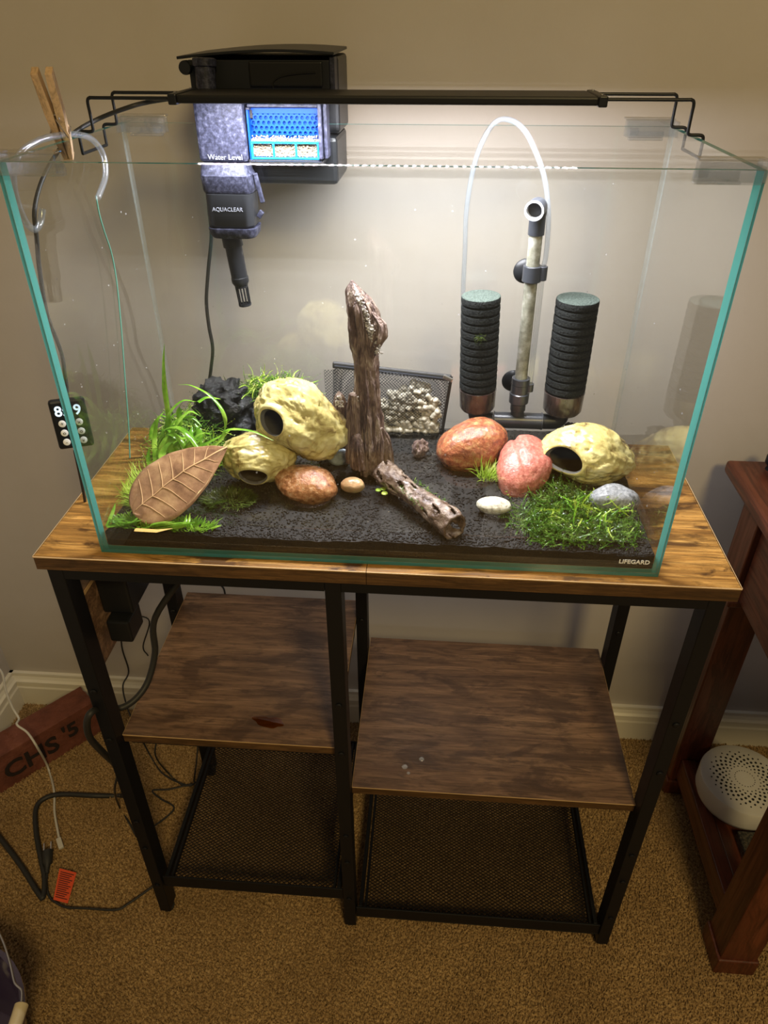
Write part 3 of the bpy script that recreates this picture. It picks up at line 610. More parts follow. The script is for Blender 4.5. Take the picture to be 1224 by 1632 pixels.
# ------------------------------------------------------------------ hang-on filter
hf = thing('hang_on_filter', 'black hang-on power filter with blue media basket on the back rim', 'filter', (.237, .34, 1.109))
MB().box((.160, .2955, 1.1095), (.3165, .390, 1.160)).build('reservoir', 'black', hf, bevel=.005)
MB().box((.1575, .3105, 1.161), (.3185, .396, 1.2368)).build('upper_housing', 'black', hf, bevel=.004)
ld = MB(); NLD = 16; vs = []
for i in range(NLD+1):
    t = i/NLD; x = .149+.169*t; z = 1.2335+.0070*math.sin(PI*min(1, t*.75+.02))
    vs += [(x, .283, z), (x, .402, z+.002), (x, .402, z+.0048), (x, .283, z+.0028)]
ld.add(vs, [(i*4+j, i*4+(j+1) % 4, (i+1)*4+(j+1) % 4, (i+1)*4+j) for i in range(NLD) for j in range(4)]+[(3, 2, 1, 0), (4*NLD, 4*NLD+1, 4*NLD+2, 4*NLD+3)])
ld.build('lid', 'black', hf, bevel=.0006)
MB().lathe([(.0062, 0), (.0068, .002), (.0068, .010), (.005, .013)], (.1575, .279, 1.2265), (0, 1, 0), 18).build('lid_hinge', 'black', hf, 40)
MB().tube(smooth_path([(.2515, .2815, 1.2075), (.252, .2815, 1.2140), (.262, .2815, 1.2190), (.280, .2815, 1.2215), (.298, .2815, 1.2225)], 6), .0007, 6).build('moulded_line', 'led_black', hf)
m = MB(); m.box((.160, .2865, 1.2065), (.312, .289, 1.2335)); m.build('upright_flap', 'black', hf, bevel=.0008)
m = MB(); m.box((.226, .2825, 1.209), (.305, .2862, 1.2325)); m.build('flap_panel', 'led_black', hf, bevel=.002)
MB().lathe([(.0105, 0), (.0105, .022), (.0125, .0225), (.0125, .029), (.0100, .030), (.0095, .022)], (.181, .272, 1.206), (.02, .08, 1), 24).build('intake_elbow', 'filtergrey', hf, 40)
MB().box((.312, .288, 1.198), (.3175, .31, 1.2365)).build('hinge_post', 'filtergrey', hf, bevel=.001)
m = MB(); m.box((.1655, .263, 1.137), (.2205, .2855, 1.2055)); m.build('front_cover', 'filtergrey', hf, bevel=.004)
text('raised_lettering', 'Water Level', .0078, 'dimprint', hf, frame4((.1955, .2625, 1.1425), (1, 0, 0), (0, 0, 1)), .0003)
MB().box((.2210, .275, 1.180), (.2275, .2855, 1.188)).build('side_notch', 'hole', hf)
m = MB(); m.box((.3005, .264, 1.141), (.3045, .2935, 1.2035)); m.box((.3055, .270, 1.141), (.3095, .2935, 1.204)); m.build('spout_side', 'filtergrey', hf, bevel=.001)
m = MB(); m.box((.2215, .264, 1.1355), (.3045, .2935, 1.1385)); m.box((.2215, .264, 1.1390), (.3000, .2660, 1.1402)); m.build('spout_floor', 'acrylic', hf, bevel=.0006)
m = MB(); m.box((.2240, .268, 1.191), (.3000, .290, 1.194)); m.box((.2225, .2665, 1.1885), (.2265, .290, 1.1908)); m.build('basket_handle', 'filtergrey', hf, bevel=.0005)
# blue basket: honeycomb plate built cell by cell
m = MB(); r = .0033; dx = r*math.sqrt(3); dz = r*1.5; yq = .2765; z0_ = 1.1655; x0_ = .2275
for j in range(5):
    for i in range(14):
        cx_ = x0_+i*dx+(dx/2 if j % 2 else 0); cz_ = z0_+j*dz
        if cx_ > .2995-dx/2: continue
        o_ = [(cx_+r*math.sin(PI/3*q), yq, cz_+r*math.cos(PI/3*q)) for q in range(6)]; i_ = [(cx_+r*.62*math.sin(PI/3*q), yq, cz_+r*.62*math.cos(PI/3*q)) for q in range(6)]
        bk_ = [(x_, yq+.003, z_) for x_, y_, z_ in i_]
        m.add(o_+i_+bk_, [(q, (q+1) % 6, 6+(q+1) % 6, 6+q) for q in range(6)]+[(6+q, 6+(q+1) % 6, 12+(q+1) % 6, 12+q) for q in range(6)])
hcz = z0_+4.6*dz
bs = m.build('honeycomb_grille', 'blue', hf)
m = MB(); m.box((.2240, .2800, 1.1395), (.3000, .284, 1.190)); m.box((.2225, .268, 1.1395), (.2245, .284, 1.190)); m.box((.2245, .2755, 1.1845), (.3, .2795, 1.190)); m.build('basket_back', 'blue', hf)
m = MB(); m.box((.2245, .2670, 1.1405), (.3000, .2695, 1.1425)); m.box((.2245, .2670, 1.1560), (.3000, .2695, 1.1585))
for xx in (.2245, .2485, .2735, .2980): m.box((xx, .2670, 1.1426), (xx+.0022, .2695, 1.1559))
m.build('basket_window_frame', 'cyan', hf, bevel=.0003)
m = MB()
for i in range(620):
    x = R.uniform(.226, .299); z = R.uniform(1.1425, 1.1555) if i < 430 else R.uniform(1.158, 1.1632); y = R.uniform(.2705, .2735)
    r = R.uniform(.0006, .0011); m.add([(x+v.x*r, y+v.y*r, z+v.z*r) for v in iv], iff)
m.box((.2245, .2725, 1.1428), (.3, .2785, 1.160))
m.build('media_granules', 'media', hf, 60, kind='stuff', label='cream coloured media granules behind the basket windows')
# motor unit
def rrect(cx, cy, w, d_, r, z):
    pts = []
    for (sx_, sy_, a0) in ((1, 1, 0), (-1, 1, 90), (-1, -1, 180), (1, -1, 270)):
        for t in range(5): a = math.radians(a0+t*22.5); pts.append((cx+sx_*(w/2-r)+r*math.cos(a), cy+sy_*(d_/2-r)+r*math.sin(a), z))
    return pts
def loft(levels, name, mat, **kw):
    m = MB(); vs = []
    for cx, cy, w, d_, r, z in levels: vs += rrect(cx, cy, w, d_, r, z)
    n = 20; L_ = len(levels); m.add(vs, [(i*n+j, i*n+(j+1) % n, (i+1)*n+(j+1) % n, (i+1)*n+j) for i in range(L_-1) for j in range(n)]+[tuple(range(n))[::-1], tuple((L_-1)*n+j for j in range(n))])
    return m.build(name, mat, hf, 35, **kw)
loft([(.1975, .263, .0545, .034, .008, 1.108), (.1975, .263, .057, .037, .009, 1.111), (.1965, .263, .0565, .037, .008, 1.126), (.1955, .265, .054, .034, .006, 1.1285), (.1940, .268, .052, .028, .006, 1.1365)], 'motor_cap', 'filtergrey')
loft([(.1985, .262, .050, .036, .009, 1.0715), (.1985, .262, .0540, .040, .010, 1.0745), (.1985, .262, .0540, .039, .010, 1.1075)], 'motor_body', 'black')
loft([(.1985, .262, .0500, .036, .011, 1.0600), (.1985, .262, .0545, .040, .011, 1.0635), (.1985, .262, .0565, .042, .011, 1.0700), (.1985, .262, .0565, .042, .011, 1.0712)], 'motor_foot', 'filtergrey')
text('raised_lettering', 'AQUACLEAR', .0060, 'dimprint', hf, frame4((.1970, .2420, 1.092), (1, 0, 0), (0, 0, 1)), .0003)
m = MB(); m.bar((.2275, .262, 1.127), (.2335, .262, 1.096), .004, .005); m.bar((.2268, .262, 1.080), (.2320, .262, 1.087), .004, .006); m.build('motor_latch', 'filtergrey', hf, bevel=.001)
ta, tb_ = Vector((.1925, .262, 1.0595)), Vector((.2000, .262, .9780)); ax = (tb_-ta).normalized(); Lt = (tb_-ta).length
MB().lathe([(.0118, 0), (.0118, .012), (.0100, .0125), (.0098, .048), (.0104, .0485), (.0104, .054), (.0082, .058)], ta, ax, 24).build('intake_tube', 'black', hf, 40)
m = MB(); q_ = Vector((0, 0, 1)).rotation_difference(ax)
for j in range(12):
    a = 2*PI*j/12; o_ = q_ @ Vector((math.cos(a)*.0072, math.sin(a)*.0072, 0)); m.bar(ta+ax*.058+o_, ta+ax*Lt+o_*.95, .0014, .0014)
for z in (.0585, Lt-.001): m.lathe([(.0066, 0), (.0079, 0), (.0079, .002), (.0066, .002)], ta+ax*z, ax, 20, cap=False)
m.lathe([(.0073, 0), (.0073, .0015)], ta+ax*Lt, ax, 20); 
m.build('strainer', 'black', hf)
cord('filter_cord', [aty(331, 285, .305), aty(333, 330, .315), aty(337, 375, .32), aty(332, 430, .32), aty(329, 480, .32), aty(333, 520, .32), aty(339, 555, .32), aty(336, 590, .32), aty(333, 615, .32), aty(333, 660, .32), aty(333, 700, .32)], .0024, 'rubber', 'black filter cord hanging down behind the back glass pane')

# ------------------------------------------------------------------ sponge filter
sf = thing('sponge_filter', 'double sponge filter with two ribbed black sponges and a riser pipe', 'filter', (.545, .25, .80))
YS = .250
def sponge(x, r, z0, z1, xt):
    prof = [(r-.003, 0)]; n = 12; L_ = z1-z0; hh = L_/n
    for i in range(n):
        b = i*hh; prof += [(r-.0028, b+.0005), (r-.0026, b+hh*.16), (r, b+hh*.26), (r+.0002, b+hh*.6), (r, b+hh*.92), (r-.0028, b+hh)]
    prof = prof[:-1]+[(r-.0004, L_)]
    ax_ = Vector((xt-x, 0, L_)).normalized()
    m = MB(); m.lathe(prof, (x, YS, z0), ax_, 40); o = m.build('sponge', 'sponge', sf, 30)
    MB().lathe([(r-.0002, 0), (r-.0008, .0006), (.0005, .0008)], Vector((x, YS, z0))+ax_*(L_+.0001), ax_, 40, cap=False).build('sponge_top', 'sponge_top', o, 30)
    MB().lathe([(r*.45, -.030), (r*.86, -.028), (r*.97, -.024), (r*1.0, -.004), (r*1.02, 0), (r*.96, .0003)], (x, YS, z0-.0004), ax_, 36).build('sponge_cup', 'cup', sf, 40)
sponge(.4925, .0232, .881, .9985, .4880); sponge(.6015, .0250, .881, .9975, .6010)
m = MB()
for x in (.4925, .6015):
    s_ = 1 if x < .55 else -1
    m.tube(smooth_path([(x, YS, .8505), (x, YS, .845), (x+s_*.002, YS, .8405), (x+s_*.007, YS, .8375), (x+s_*.022, YS, .837)], 4), .0100, 16)
m.build('elbow_joint', 'black', sf, 40)
m = MB(); m.tube([(.5160, YS, .837), (.5170, YS, .837), (.5172, YS, .837), (.5770, YS, .837), (.5772, YS, .837), (.5785, YS, .837)], [.0115, .0115, .0105, .0105, .0115, .0115], 18)
m.lathe([(.0085, 0), (.0085, .006), (.0098, .007), (.0098, .016), (.0125, .018), (.0125, .030), (.0112, .031), (.0112, .042)], (.5455, YS, .846), seg=24); m.build('manifold', 'greyblack', sf, 35)
MB().tube([(.5455, YS, .887), (.5440, YS, 1.070)], .0078, 18).build('riser_pipe', 'pipe', sf, 40)
MB().tube([(.5570, YS-.002, .882), (.5570, YS-.002, .895), (.5560, YS-.002, 1.036)], .0034, 12).build('air_pipe', 'acrylic', sf, 40)
m = MB(); m.lathe([(.0110, 0), (.0110, .018)], (.5446, YS, 1.017), seg=24); m.lathe([(.0052, 0), (.0052, .016)], (.5563, YS-.002, 1.019), seg=14); m.box((.549, YS-.004, 1.021), (.555, YS+.003, 1.033))
m.build('pipe_clamp', 'greyblack', sf, 35, bevel=.0006)
m = MB(); m.lathe([(.0113, 0), (.0113, .008)], (.5455, YS, .8885), seg=24); m.lathe([(.0050, 0), (.0050, .010)], (.5570, YS-.002, .880), seg=14); m.build('lower_clamp', 'greyblack', sf, 35)
m = MB(); m.tube(smooth_path([(.5440, YS, 1.069), (.5438, YS, 1.082), (.5435, YS-.001, 1.092), (.5425, YS-.004, 1.0985), (.540, YS-.012, 1.0995), (.5365, YS-.022, 1.0985)], 4), [.0092]*8+[.0098]*4+[.0103]*9, 22, cap=False)
m.build('outlet_elbow', 'greyblack', sf, 40)
e0 = Vector((.5365, YS-.022, 1.0985)); ea = Vector((-.0035, -.010, -.001)).normalized()
MB().lathe([(.0105, -.001), (.0108, .0005), (.0085, .0006), (.0082, -.006)], e0, ea, 24, cap=False).build('outlet_rim', 'greyprint', sf, 30)
MB().lathe([(.0084, 0), (.0005, .0002)], e0-ea*.006, ea, 20).build('outlet_bore', 'hole', sf)
for (u_, v_) in ((838, 432), (818, 607)):
    c_ = aty(u_, v_, Y1-G-.001); MB().lathe([(.0150, 0), (.0145, .0012), (.009, .0045), (.0045, .0065), (.0045, .012)], c_, (0, -1, 0), 28).build('suction_cup', 'black', sf, 40)
    t_c = Vector((.5446, YS, c_.z)); MB().bar(c_+Vector((0, -.010, 0)), (t_c.x-.004, YS+.006, c_.z), .006, .006).build('cup_arm', 'black', sf)
MB().tube(smooth_path([(.5562, YS-.002, 1.034), (.5575, .248, 1.045), aty(873, 375, .25), aty(874, 335, .253), aty(868, 285, .258), aty(855, 245, .265), aty(836, 208, .275), aty(812, 191, .290), aty(788, 196, .300), aty(766, 232, .303), aty(752, 280, .303), aty(743, 340, .303), aty(741, 400, .303), aty(738, 470, .303), aty(738, 560, .303), aty(745, 640, .303)], 6), .0029, 10).build('air_hose', 'tube', sf, 60)
m = MB()
for i in range(26):
    p = Vector((.4885+R.uniform(-.004, .004), YS-.0236, .957)); 
    m.ribbon([p, p+Vector((R.uniform(-.006, .006), -.003, R.uniform(-.006, .006))), p+Vector((R.uniform(-.008, .008), -.002, R.uniform(-.013, .006)))], .0006)
m.build('moss_wisp', 'darkmoss', None, kind='stuff', label='tiny wisp of moss caught on the left ribbed sponge', cat='moss')

# ------------------------------------------------------------------ rocks, caves
def cave(label, c, rad, rot, hd, ha, seed, rim=.08):
    from mathutils import Euler
    Rm = Euler(rot).to_matrix(); hd = Rm.inverted() @ Vector(hd).normalized(); hd.normalize(); q = Vector((0, 0, 1)).rotation_difference(hd); sd = Vector((seed*4.1, seed, 2))
    t = thing('cave_ornament', label, 'ornament', Vector(c)-Vector((0, 0, rad[2])), 'yellow rock caves'); NT, NP = 70, 96
    def P(th, ph, inner):
        d = q @ Vector((math.sin(th)*math.cos(ph), math.sin(th)*math.sin(ph), math.cos(th)))
        e = (th-ha)/.35; fade = min(1, max(0, e))
        k_ = 1+.16*noise.noise(d*1.3+sd)
        f = noise.noise(d*3.2+sd); dl = Vector((d.x*1.6, d.y*4, d.z*4)); k_ += fade*(-.05*max(0, 1-abs(noise.noise(dl*1.3+sd))*7)+.06*noise.noise(dl+sd)+.015*noise.noise(d*11+sd)-.16*max(0, noise.noise(d*7-sd)-.22))
        k_ += rim*math.exp(-((th-ha-.05)/.09)**2)
        if inner: k_ *= .9
        return Vector(c)+Rm @ Vector((d.x*rad[0]*k_, d.y*rad[1]*k_, d.z*rad[2]*k_))
    m = MB(); vs = []; 
    for i in range(NT+1):
        th = ha+(PI-ha)*i/NT; vs += [P(th, 2*PI*j/NP, 0) for j in range(NP)]
    m.add(vs, [(i*NP+j, (i+1)*NP+j, (i+1)*NP+(j+1) % NP, i*NP+(j+1) % NP) for i in range(NT) for j in range(NP)])
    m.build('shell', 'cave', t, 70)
    m = MB(); vs = [P(ha, 2*PI*j/NP, 0) for j in range(NP)]
    for i in range(15): th = ha+(2.6-ha)*i/14; vs += [P(th, 2*PI*j/NP, 1) for j in range(NP)]
    m.add(vs, [(i*NP+j, i*NP+(j+1) % NP, (i+1)*NP+(j+1) % NP, (i+1)*NP+j) for i in range(15) for j in range(NP)]); m.cur = 0
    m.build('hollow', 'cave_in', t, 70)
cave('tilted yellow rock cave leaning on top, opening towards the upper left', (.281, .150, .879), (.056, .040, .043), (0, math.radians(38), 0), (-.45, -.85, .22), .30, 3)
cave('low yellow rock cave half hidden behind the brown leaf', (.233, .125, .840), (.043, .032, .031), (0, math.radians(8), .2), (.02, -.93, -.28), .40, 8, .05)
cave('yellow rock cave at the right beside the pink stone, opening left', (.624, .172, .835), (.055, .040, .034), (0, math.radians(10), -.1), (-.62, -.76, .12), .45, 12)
rock('orange_stone', 'orange', (.292, .107, .817), (.0385, .028, .0215), (0, .1, -.15), .10, seed=1, label='rounded orange brown stone in front of the tilted cave')
rock('tan_pebble', 'tan', (.345, .118, .811), (.0145, .0105, .0090), (0, 0, 0), .1, seed=2, label='small tan pebble right of the orange stone', cat='pebble')
rock('red_brown_stone', 'redbrown', (.487, .197, .826), (.0455, .034, .0330), (0, -.25, .25), .12, seed=3, label='largest stone, glossy red brown, beside the pink stone')
def heart(d): return 1-.09*math.exp(-((d.y*.6+d.x*.8+.05)/.10)**2)-.16*math.exp(-(((d.x+.75)/.35)**2+((d.z)/.35)**2))-.10*math.exp(-(((d.y-.5)/.25)**2+((d.x-.9)/.5)**2))
rock('pink_stone', 'pink', (.548, .160, .820), (.0345, .0450, .027), (0.45, 0, -.35), .12, seed=5, label='salmon pink stone leaning right of the glossy red brown stone', shape=heart)
rock('beige_pebble', 'beige', (.510, .086, .811), (.0200, .0130, .0095), (0, 0, -.05), .08, seed=6, label='pale beige oval pebble in front of the pink stone', cat='pebble')
rock('grey_stone', 'grey', (.648, .103, .814), (.0275, .018, .0175), (0, .15, .1), .16, seed=7, label='grey stone at the right in front of the right hand cave')
rock('slate_stone', 'slate', (.317, .178, .818), (.021, .018, .013), (0, .3, .3), .22, seed=8, label='blue grey slate stone between the tilted cave and upright wood')
rock('rubble_chip', 'petrified', (.422, .205, .815), (.010, .008, .012), (0, .2, .3), .35, 2.2, seed=9, label='small pointed brown chip poking up in the open water', cat='stone')
rock('black_rock_chip', 'lava', (.622, .270, .816), (.012, .006, .009), (0, 0, 0), .5, 3, seed=10, label='small black rock chip behind the right hand cave')
def pits(d): 
    f = noise.noise(d*2.6+Vector((3, 1, 4))); return 1-.42*max(0, f*1.8-.1)+.10*noise.noise(d*7)
rock('lava_rock', 'lava', (.168, .222, .853), (.040, .030, .040), (0, .2, .3), .30, 1.6, .06, 11, 5, 'rough black lava rock standing behind the green plants', 'rock', shape=pits)
rock('lava_rock', 'lava', (.213, .215, .833), (.030, .026, .026), (0, -.2, .3), .30, 1.6, .06, 17, 5, 'lower black lava rock behind the tilted yellow cave', 'rock', shape=pits)

# ------------------------------------------------------------------ upright petrified wood
pw = thing('upright_wood', 'tall jagged brown petrified wood spire standing in the middle of the tank', 'driftwood', (.36, .165, .80))
def shard(pts, rads, name, seed, ridge=.30, mat='petrified', flat=1.0):
    pts = smooth_path(pts, 16); n = len(pts); seg = 72; m = MB(); vs = []; rr = []
    for i in range(n):
        t = i/(n-1)*(len(rads)-1); a = int(min(t, len(rads)-2)); rr.append(rads[a]*(1-(t-a))+rads[a+1]*(t-a))
    for i, p in enumerate(pts):
        for j in range(seg):
            a = 2*PI*j/seg; d = Vector((math.cos(a), math.sin(a)*flat, 0))
            f = 1+ridge*noise.noise(Vector((math.cos(a)*2.6+seed, math.sin(a)*2.6, p.z*9)))+.16*noise.noise(Vector((math.cos(a)*7, math.sin(a)*7+seed, p.z*30)))
            f += .10*noise.noise(Vector((a*.4+seed, 1, p.z*55)))-.30*max(0, .22-abs(noise.noise(Vector((math.cos(a)*3.4, math.sin(a)*3.4+seed, p.z*6)))))/.22*.6+.10*noise.noise(Vector((math.cos(a)*16, math.sin(a)*16, p.z*120)))
            vs.append(p+d*rr[i]*f)
    m.add(vs, [(i*seg+j, i*seg+(j+1) % seg, (i+1)*seg+(j+1) % seg, (i+1)*seg+j) for i in range(n-1) for j in range(seg)]+[tuple(range(seg))[::-1], tuple((n-1)*seg+j for j in range(seg))])
    return m.build(name, mat, pw, 50)
def wp(u_, v_, y=.165): return aty(u_, v_, y)
shard([wp(590, 745), wp(588, 700), wp(585, 650), wp(583, 600), wp(580, 560), wp(578, 520), wp(573, 485), wp(564, 462), wp(561, 447)], [.0215, .0205, .0165, .0130, .0135, .0175, .0150, .0080, .0012], 'main_spire', 1.3)
shard([wp(590, 575, .158), wp(596, 550, .156), wp(602, 535, .156), wp(603, 515, .158), wp(590, 495, .16)], [.002, .0075, .0100, .0080, .002], 'knot', 4.4, .5)
shard([wp(545, 710), wp(544, 680), wp(542, 650), wp(541, 632), wp(540, 624)], [.011, .0100, .0085, .0055, .001], 'side_spike', 7.7)
shard([wp(566, 735, .15), wp(565, 690, .15), wp(564, 650, .152), wp(563, 628, .152)], [.012, .0100, .0085, .0050], 'side_spike', 9.1)
shard([wp(607, 752, .155), wp(608, 725, .155), wp(609, 700, .155), wp(606, 682, .155)], [.0140, .0130, .0100, .0030], 'root_lump', 12.1, .4)
shard([wp(572, 745, .14), wp(570, 718, .14), wp(569, 695, .142), wp(569, 690, .142)], [.009, .0075, .0045, .001], 'side_spike', 15.1)
m = MB()
for i in range(420):
    t = R.random(); v_ = 450+t*115; u_ = 562+t*42+R.uniform(-5, 7)*min(1, t*3); c_ = wp(u_, v_, .165-.012*min(1, t*4)-R.uniform(0, .006)*t)
    r = R.uniform(.0005, .0015); m.add([(c_.x+v.x*r*R.uniform(.6, 1.4), c_.y+v.y*r, c_.z+v.z*r*R.uniform(.6, 1.4)) for v in iv], iff)
for (ux, vx) in ((541, 635), (565, 635), (569, 692)):
    for i in range(40):
        c_ = wp(ux+R.uniform(-7, 7), vx+R.uniform(-4, 14), .150); r = R.uniform(.0005, .0014); m.add([(c_.x+v.x*r, c_.y+v.y*r, c_.z+v.z*r) for v in iv], iff)
m.build('pale_crust', 'crust', pw, 60, kind='stuff', label='pale granular crust on the wood tips')

# ------------------------------------------------------------------ cholla wood
ca, cb_ = atz(612, 752, .822), atz(722, 843, .818); cd_ = (cb_-ca); Lc = cd_.length; cd_.normalize()
sd_ = cd_.cross(Vector((0, 0, 1))).normalized(); ud_ = sd_.cross(cd_)
m = MB(); NL, NS = 90, 48; vs = []
for i in range(NL+1):
    t = i/NL; c_ = ca+cd_*Lc*t+ud_*.004*math.sin(t*PI)+sd_*.003*math.sin(t*5)
    for j in range(NS):
        a = 2*PI*j/NS; k_ = 1+.16*noise.noise(Vector((math.cos(a)*2, math.sin(a)*2, t*5)))+.10*noise.noise(Vector((math.cos(a)*5, math.sin(a)*5, t*18)))
        vs.append(c_+(sd_*math.cos(a)+ud_*math.sin(a))*(.0135+.002*math.cos(t*7))*k_)
fs = []
for i in range(NL):
    for j in range(NS):
        t = i/NL; a = j/NS*6+t*2.0; b = t*5.5+(.5 if int(a) % 2 else 0); fa, fb = a % 1-.5, b % 1-.5
        if (fa/.20)**2+(fb/.36)**2 < 1 and noise.noise(Vector((int(a)*3.1, int(b)*1.7, .5))) > -.15: continue
        fs.append((i*NS+j, i*NS+(j+1) % NS, (i+1)*NS+(j+1) % NS, (i+1)*NS+j))
m.add(vs, fs); m.build('cholla_wood', 'cholla', None, 60, label='hollow cholla wood branch with oval holes lying on the soil', cat='driftwood', solid=-.0028)
m = MB()
for i in range(160):
    p = ca+cd_*Lc*R.uniform(.35, .75)+sd_*R.uniform(-.015, .015)+ud_*.010; a = R.uniform(0, 6.28); q = p+Vector((math.cos(a)*.004, math.sin(a)*.004, R.uniform(-.001, .003)))
    m.ribbon([p, (p+q)/2+Vector((0, 0, .001)), q], .0010)
m.build('moss_wisps', 'moss', None, kind='stuff', label='wisps of green moss growing on the hollow cholla branch', cat='moss')

# ------------------------------------------------------------------ media bag
bg = thing('mesh_media_bag', 'black zippered mesh bag of ceramic media behind the upright wood', 'bag', (.37, .262, .812))
b1, b2, b3, b4 = Vector((.302, .262, .8085)), Vector((.450, .262, .8085)), Vector((.4585, .262, .8900)), Vector((.306, .262, .9030))
m = MB(); nx, nz = 40, 24
for side in (-1, 1):
    vs = []
    for j in range(nz+1):
        for i in range(nx+1):
            a, b = i/nx, j/nz; p = (b1.lerp(b2, a)).lerp(b4.lerp(b3, a), b); w = .0155*(max(0, math.sin(PI*a))**.6)*(max(0, math.sin(PI*(b*.9+.02)))**.6)+.0012*noise.noise(Vector((a*9, b*7, side)))
            vs.append(p+Vector((0, side*w, 0)))
    m.add(vs, [(j*(nx+1)+i, j*(nx+1)+i+1, (j+1)*(nx+1)+i+1, (j+1)*(nx+1)+i) for j in range(nz) for i in range(nx)])
m.build('mesh_pouch', 'mesh', bg, 60)
o1, o2, o3, o4 = Vector((.2955, .2585, .8100)), Vector((.315, .2585, .8100)), Vector((.318, .2585, .8990)), Vector((.2945, .2585, .8960))
m = MB(); nx = 10; m.add([o1.lerp(o2, i/nx).lerp(o4.lerp(o3, i/nx), j/nx)+Vector((0, -.002*math.sin(PI*i/nx), 0)) for j in range(nx+1) for i in range(nx+1)], [(j*(nx+1)+i, j*(nx+1)+i+1, (j+1)*(nx+1)+i+1, (j+1)*(nx+1)+i) for j in range(nx) for i in range(nx)])
m.build('folded_flap', 'mesh', bg, 60)
MB().bar(b4+Vector((0, -.002, 0)), b3+Vector((0, -.002, -.001)), .006, .0085).build('zipper_tape', 'rubber', bg, bevel=.002)
MB().bar(b4.lerp(b3, .02)+Vector((0, -.0062, .0)), b3+Vector((0, -.0062, -.001)), .0015, .0016).build('zipper_teeth', 'greyblack', bg)
p = b4.lerp(b3, .93)+Vector((0, -.0085, .003)); MB().bar(p, p+Vector((.012, -.001, -.005)), .004, .005).build('zipper_slider', 'metal', bg, bevel=.0008)
m = MB(); m.bar(b2, b3, .003, .004); m.bar(b1, b2, .002, .002); m.build('bag_seam', 'rubber', bg)
# ceramic pieces: built once, copied
def piece(seed):
    mb = MB(); pts = [Vector((-.0055, 0, 0)), Vector((-.002, .0006, .0004)), Vector((.002, .0005, -.0003)), Vector((.0058, -.0004, 0))]
    mb.tube(smooth_path(pts, 3), [.0022, .0034, .0037, .0034, .0038, .0036, .0034, .0036, .0035, .0022], 10); return mb
first = piece(0).build('ceramic_piece', 'ceramic', None, 50, origin=(0, 0, 0)); props(first, 'cream ceramic media piece inside the black mesh bag', 'media', 'ceramic media pieces in the mesh bag')
k_ = 0
for lay in (0, 1):
    for row_ in range(8):
        for col in range(10):
            if row_ > 4 and col < 2+lay or row_ == 7 and (col < 5 or col > 7): continue
            x = .3665+col*.0080+lay*.004+R.uniform(-.0015, .0015); z = .8160+row_*.0081+lay*.003+R.uniform(-.0015, .0015); y = .2540+lay*.007+R.uniform(-.0015, .0015)
            if x > .443 or (x > .435 and row_ > 5): continue
            o = first if k_ == 0 else first.copy()
            if k_: C.objects.link(o)
            q_ = R.uniform(1.0, 1.4); o.location = (x, y, z); o.scale = (q_, q_, q_); o.rotation_euler = (R.uniform(-.4, .4), R.uniform(-1.5, 1.5), R.uniform(-.5, .5)); k_ += 1

# ------------------------------------------------------------------ brown leaf
lf = thing('brown_leaf', 'large dried brown leaf lying over the plants near the front left', 'leaf', atz(280, 770, .815))
A, B = atz(212, 818, .8185), aty(362, 713, .092); NLf = 44
lo_, hi_ = atz(322, 826, .8165), aty(262, 748, .070); sdv = (lo_-hi_); axv = (B-A).normalized(); sdv = (sdv-axv*sdv.dot(axv)); HW = sdv.length*.52; sdv.normalize()
def leafpt(t, s):
    w = HW*(max(0, t)**.5)*(max(0, 1-t)**.95)/.425*(1 if t < .85 else 1)
    c_ = A.lerp(B, t)+Vector((0, 0, .007*math.sin(PI*t)))
    return c_+sdv*w*s+Vector((0, 0, -.004*s*s*math.sin(PI*min(1, t+.1))+.0015*noise.noise(Vector((t*6, s*3, 0)))))
m = MB(); NW = 16
m.add([leafpt(i/NLf, -1+2*j/NW) for i in range(NLf+1) for j in range(NW+1)], [(i*(NW+1)+j, i*(NW+1)+j+1, (i+1)*(NW+1)+j+1, (i+1)*(NW+1)+j) for i in range(NLf) for j in range(NW)])
m.build('leaf_blade', 'leaf', lf, 60, solid=.0004)
MB().tube([leafpt(i/30, 0)+Vector((0, 0, .0004)) for i in range(1, 31)], [.0004+.0006*i/30 for i in range(30)], 6).build('midrib', 'vein', lf, 60)
m = MB()
for i in range(7):
    t = .12+i*.11
    for s_ in (-1, 1): m.tube([leafpt(min(.98, t+.10*q_**.8 - .02), s_*q_*.86)+Vector((0, 0, .0004)) for q_ in (0, .2, .4, .6, .8, 1)], [.0005, .0005, .0004, .0004, .0003, .0002], 5)
m.build('side_veins', 'vein', lf, 60)

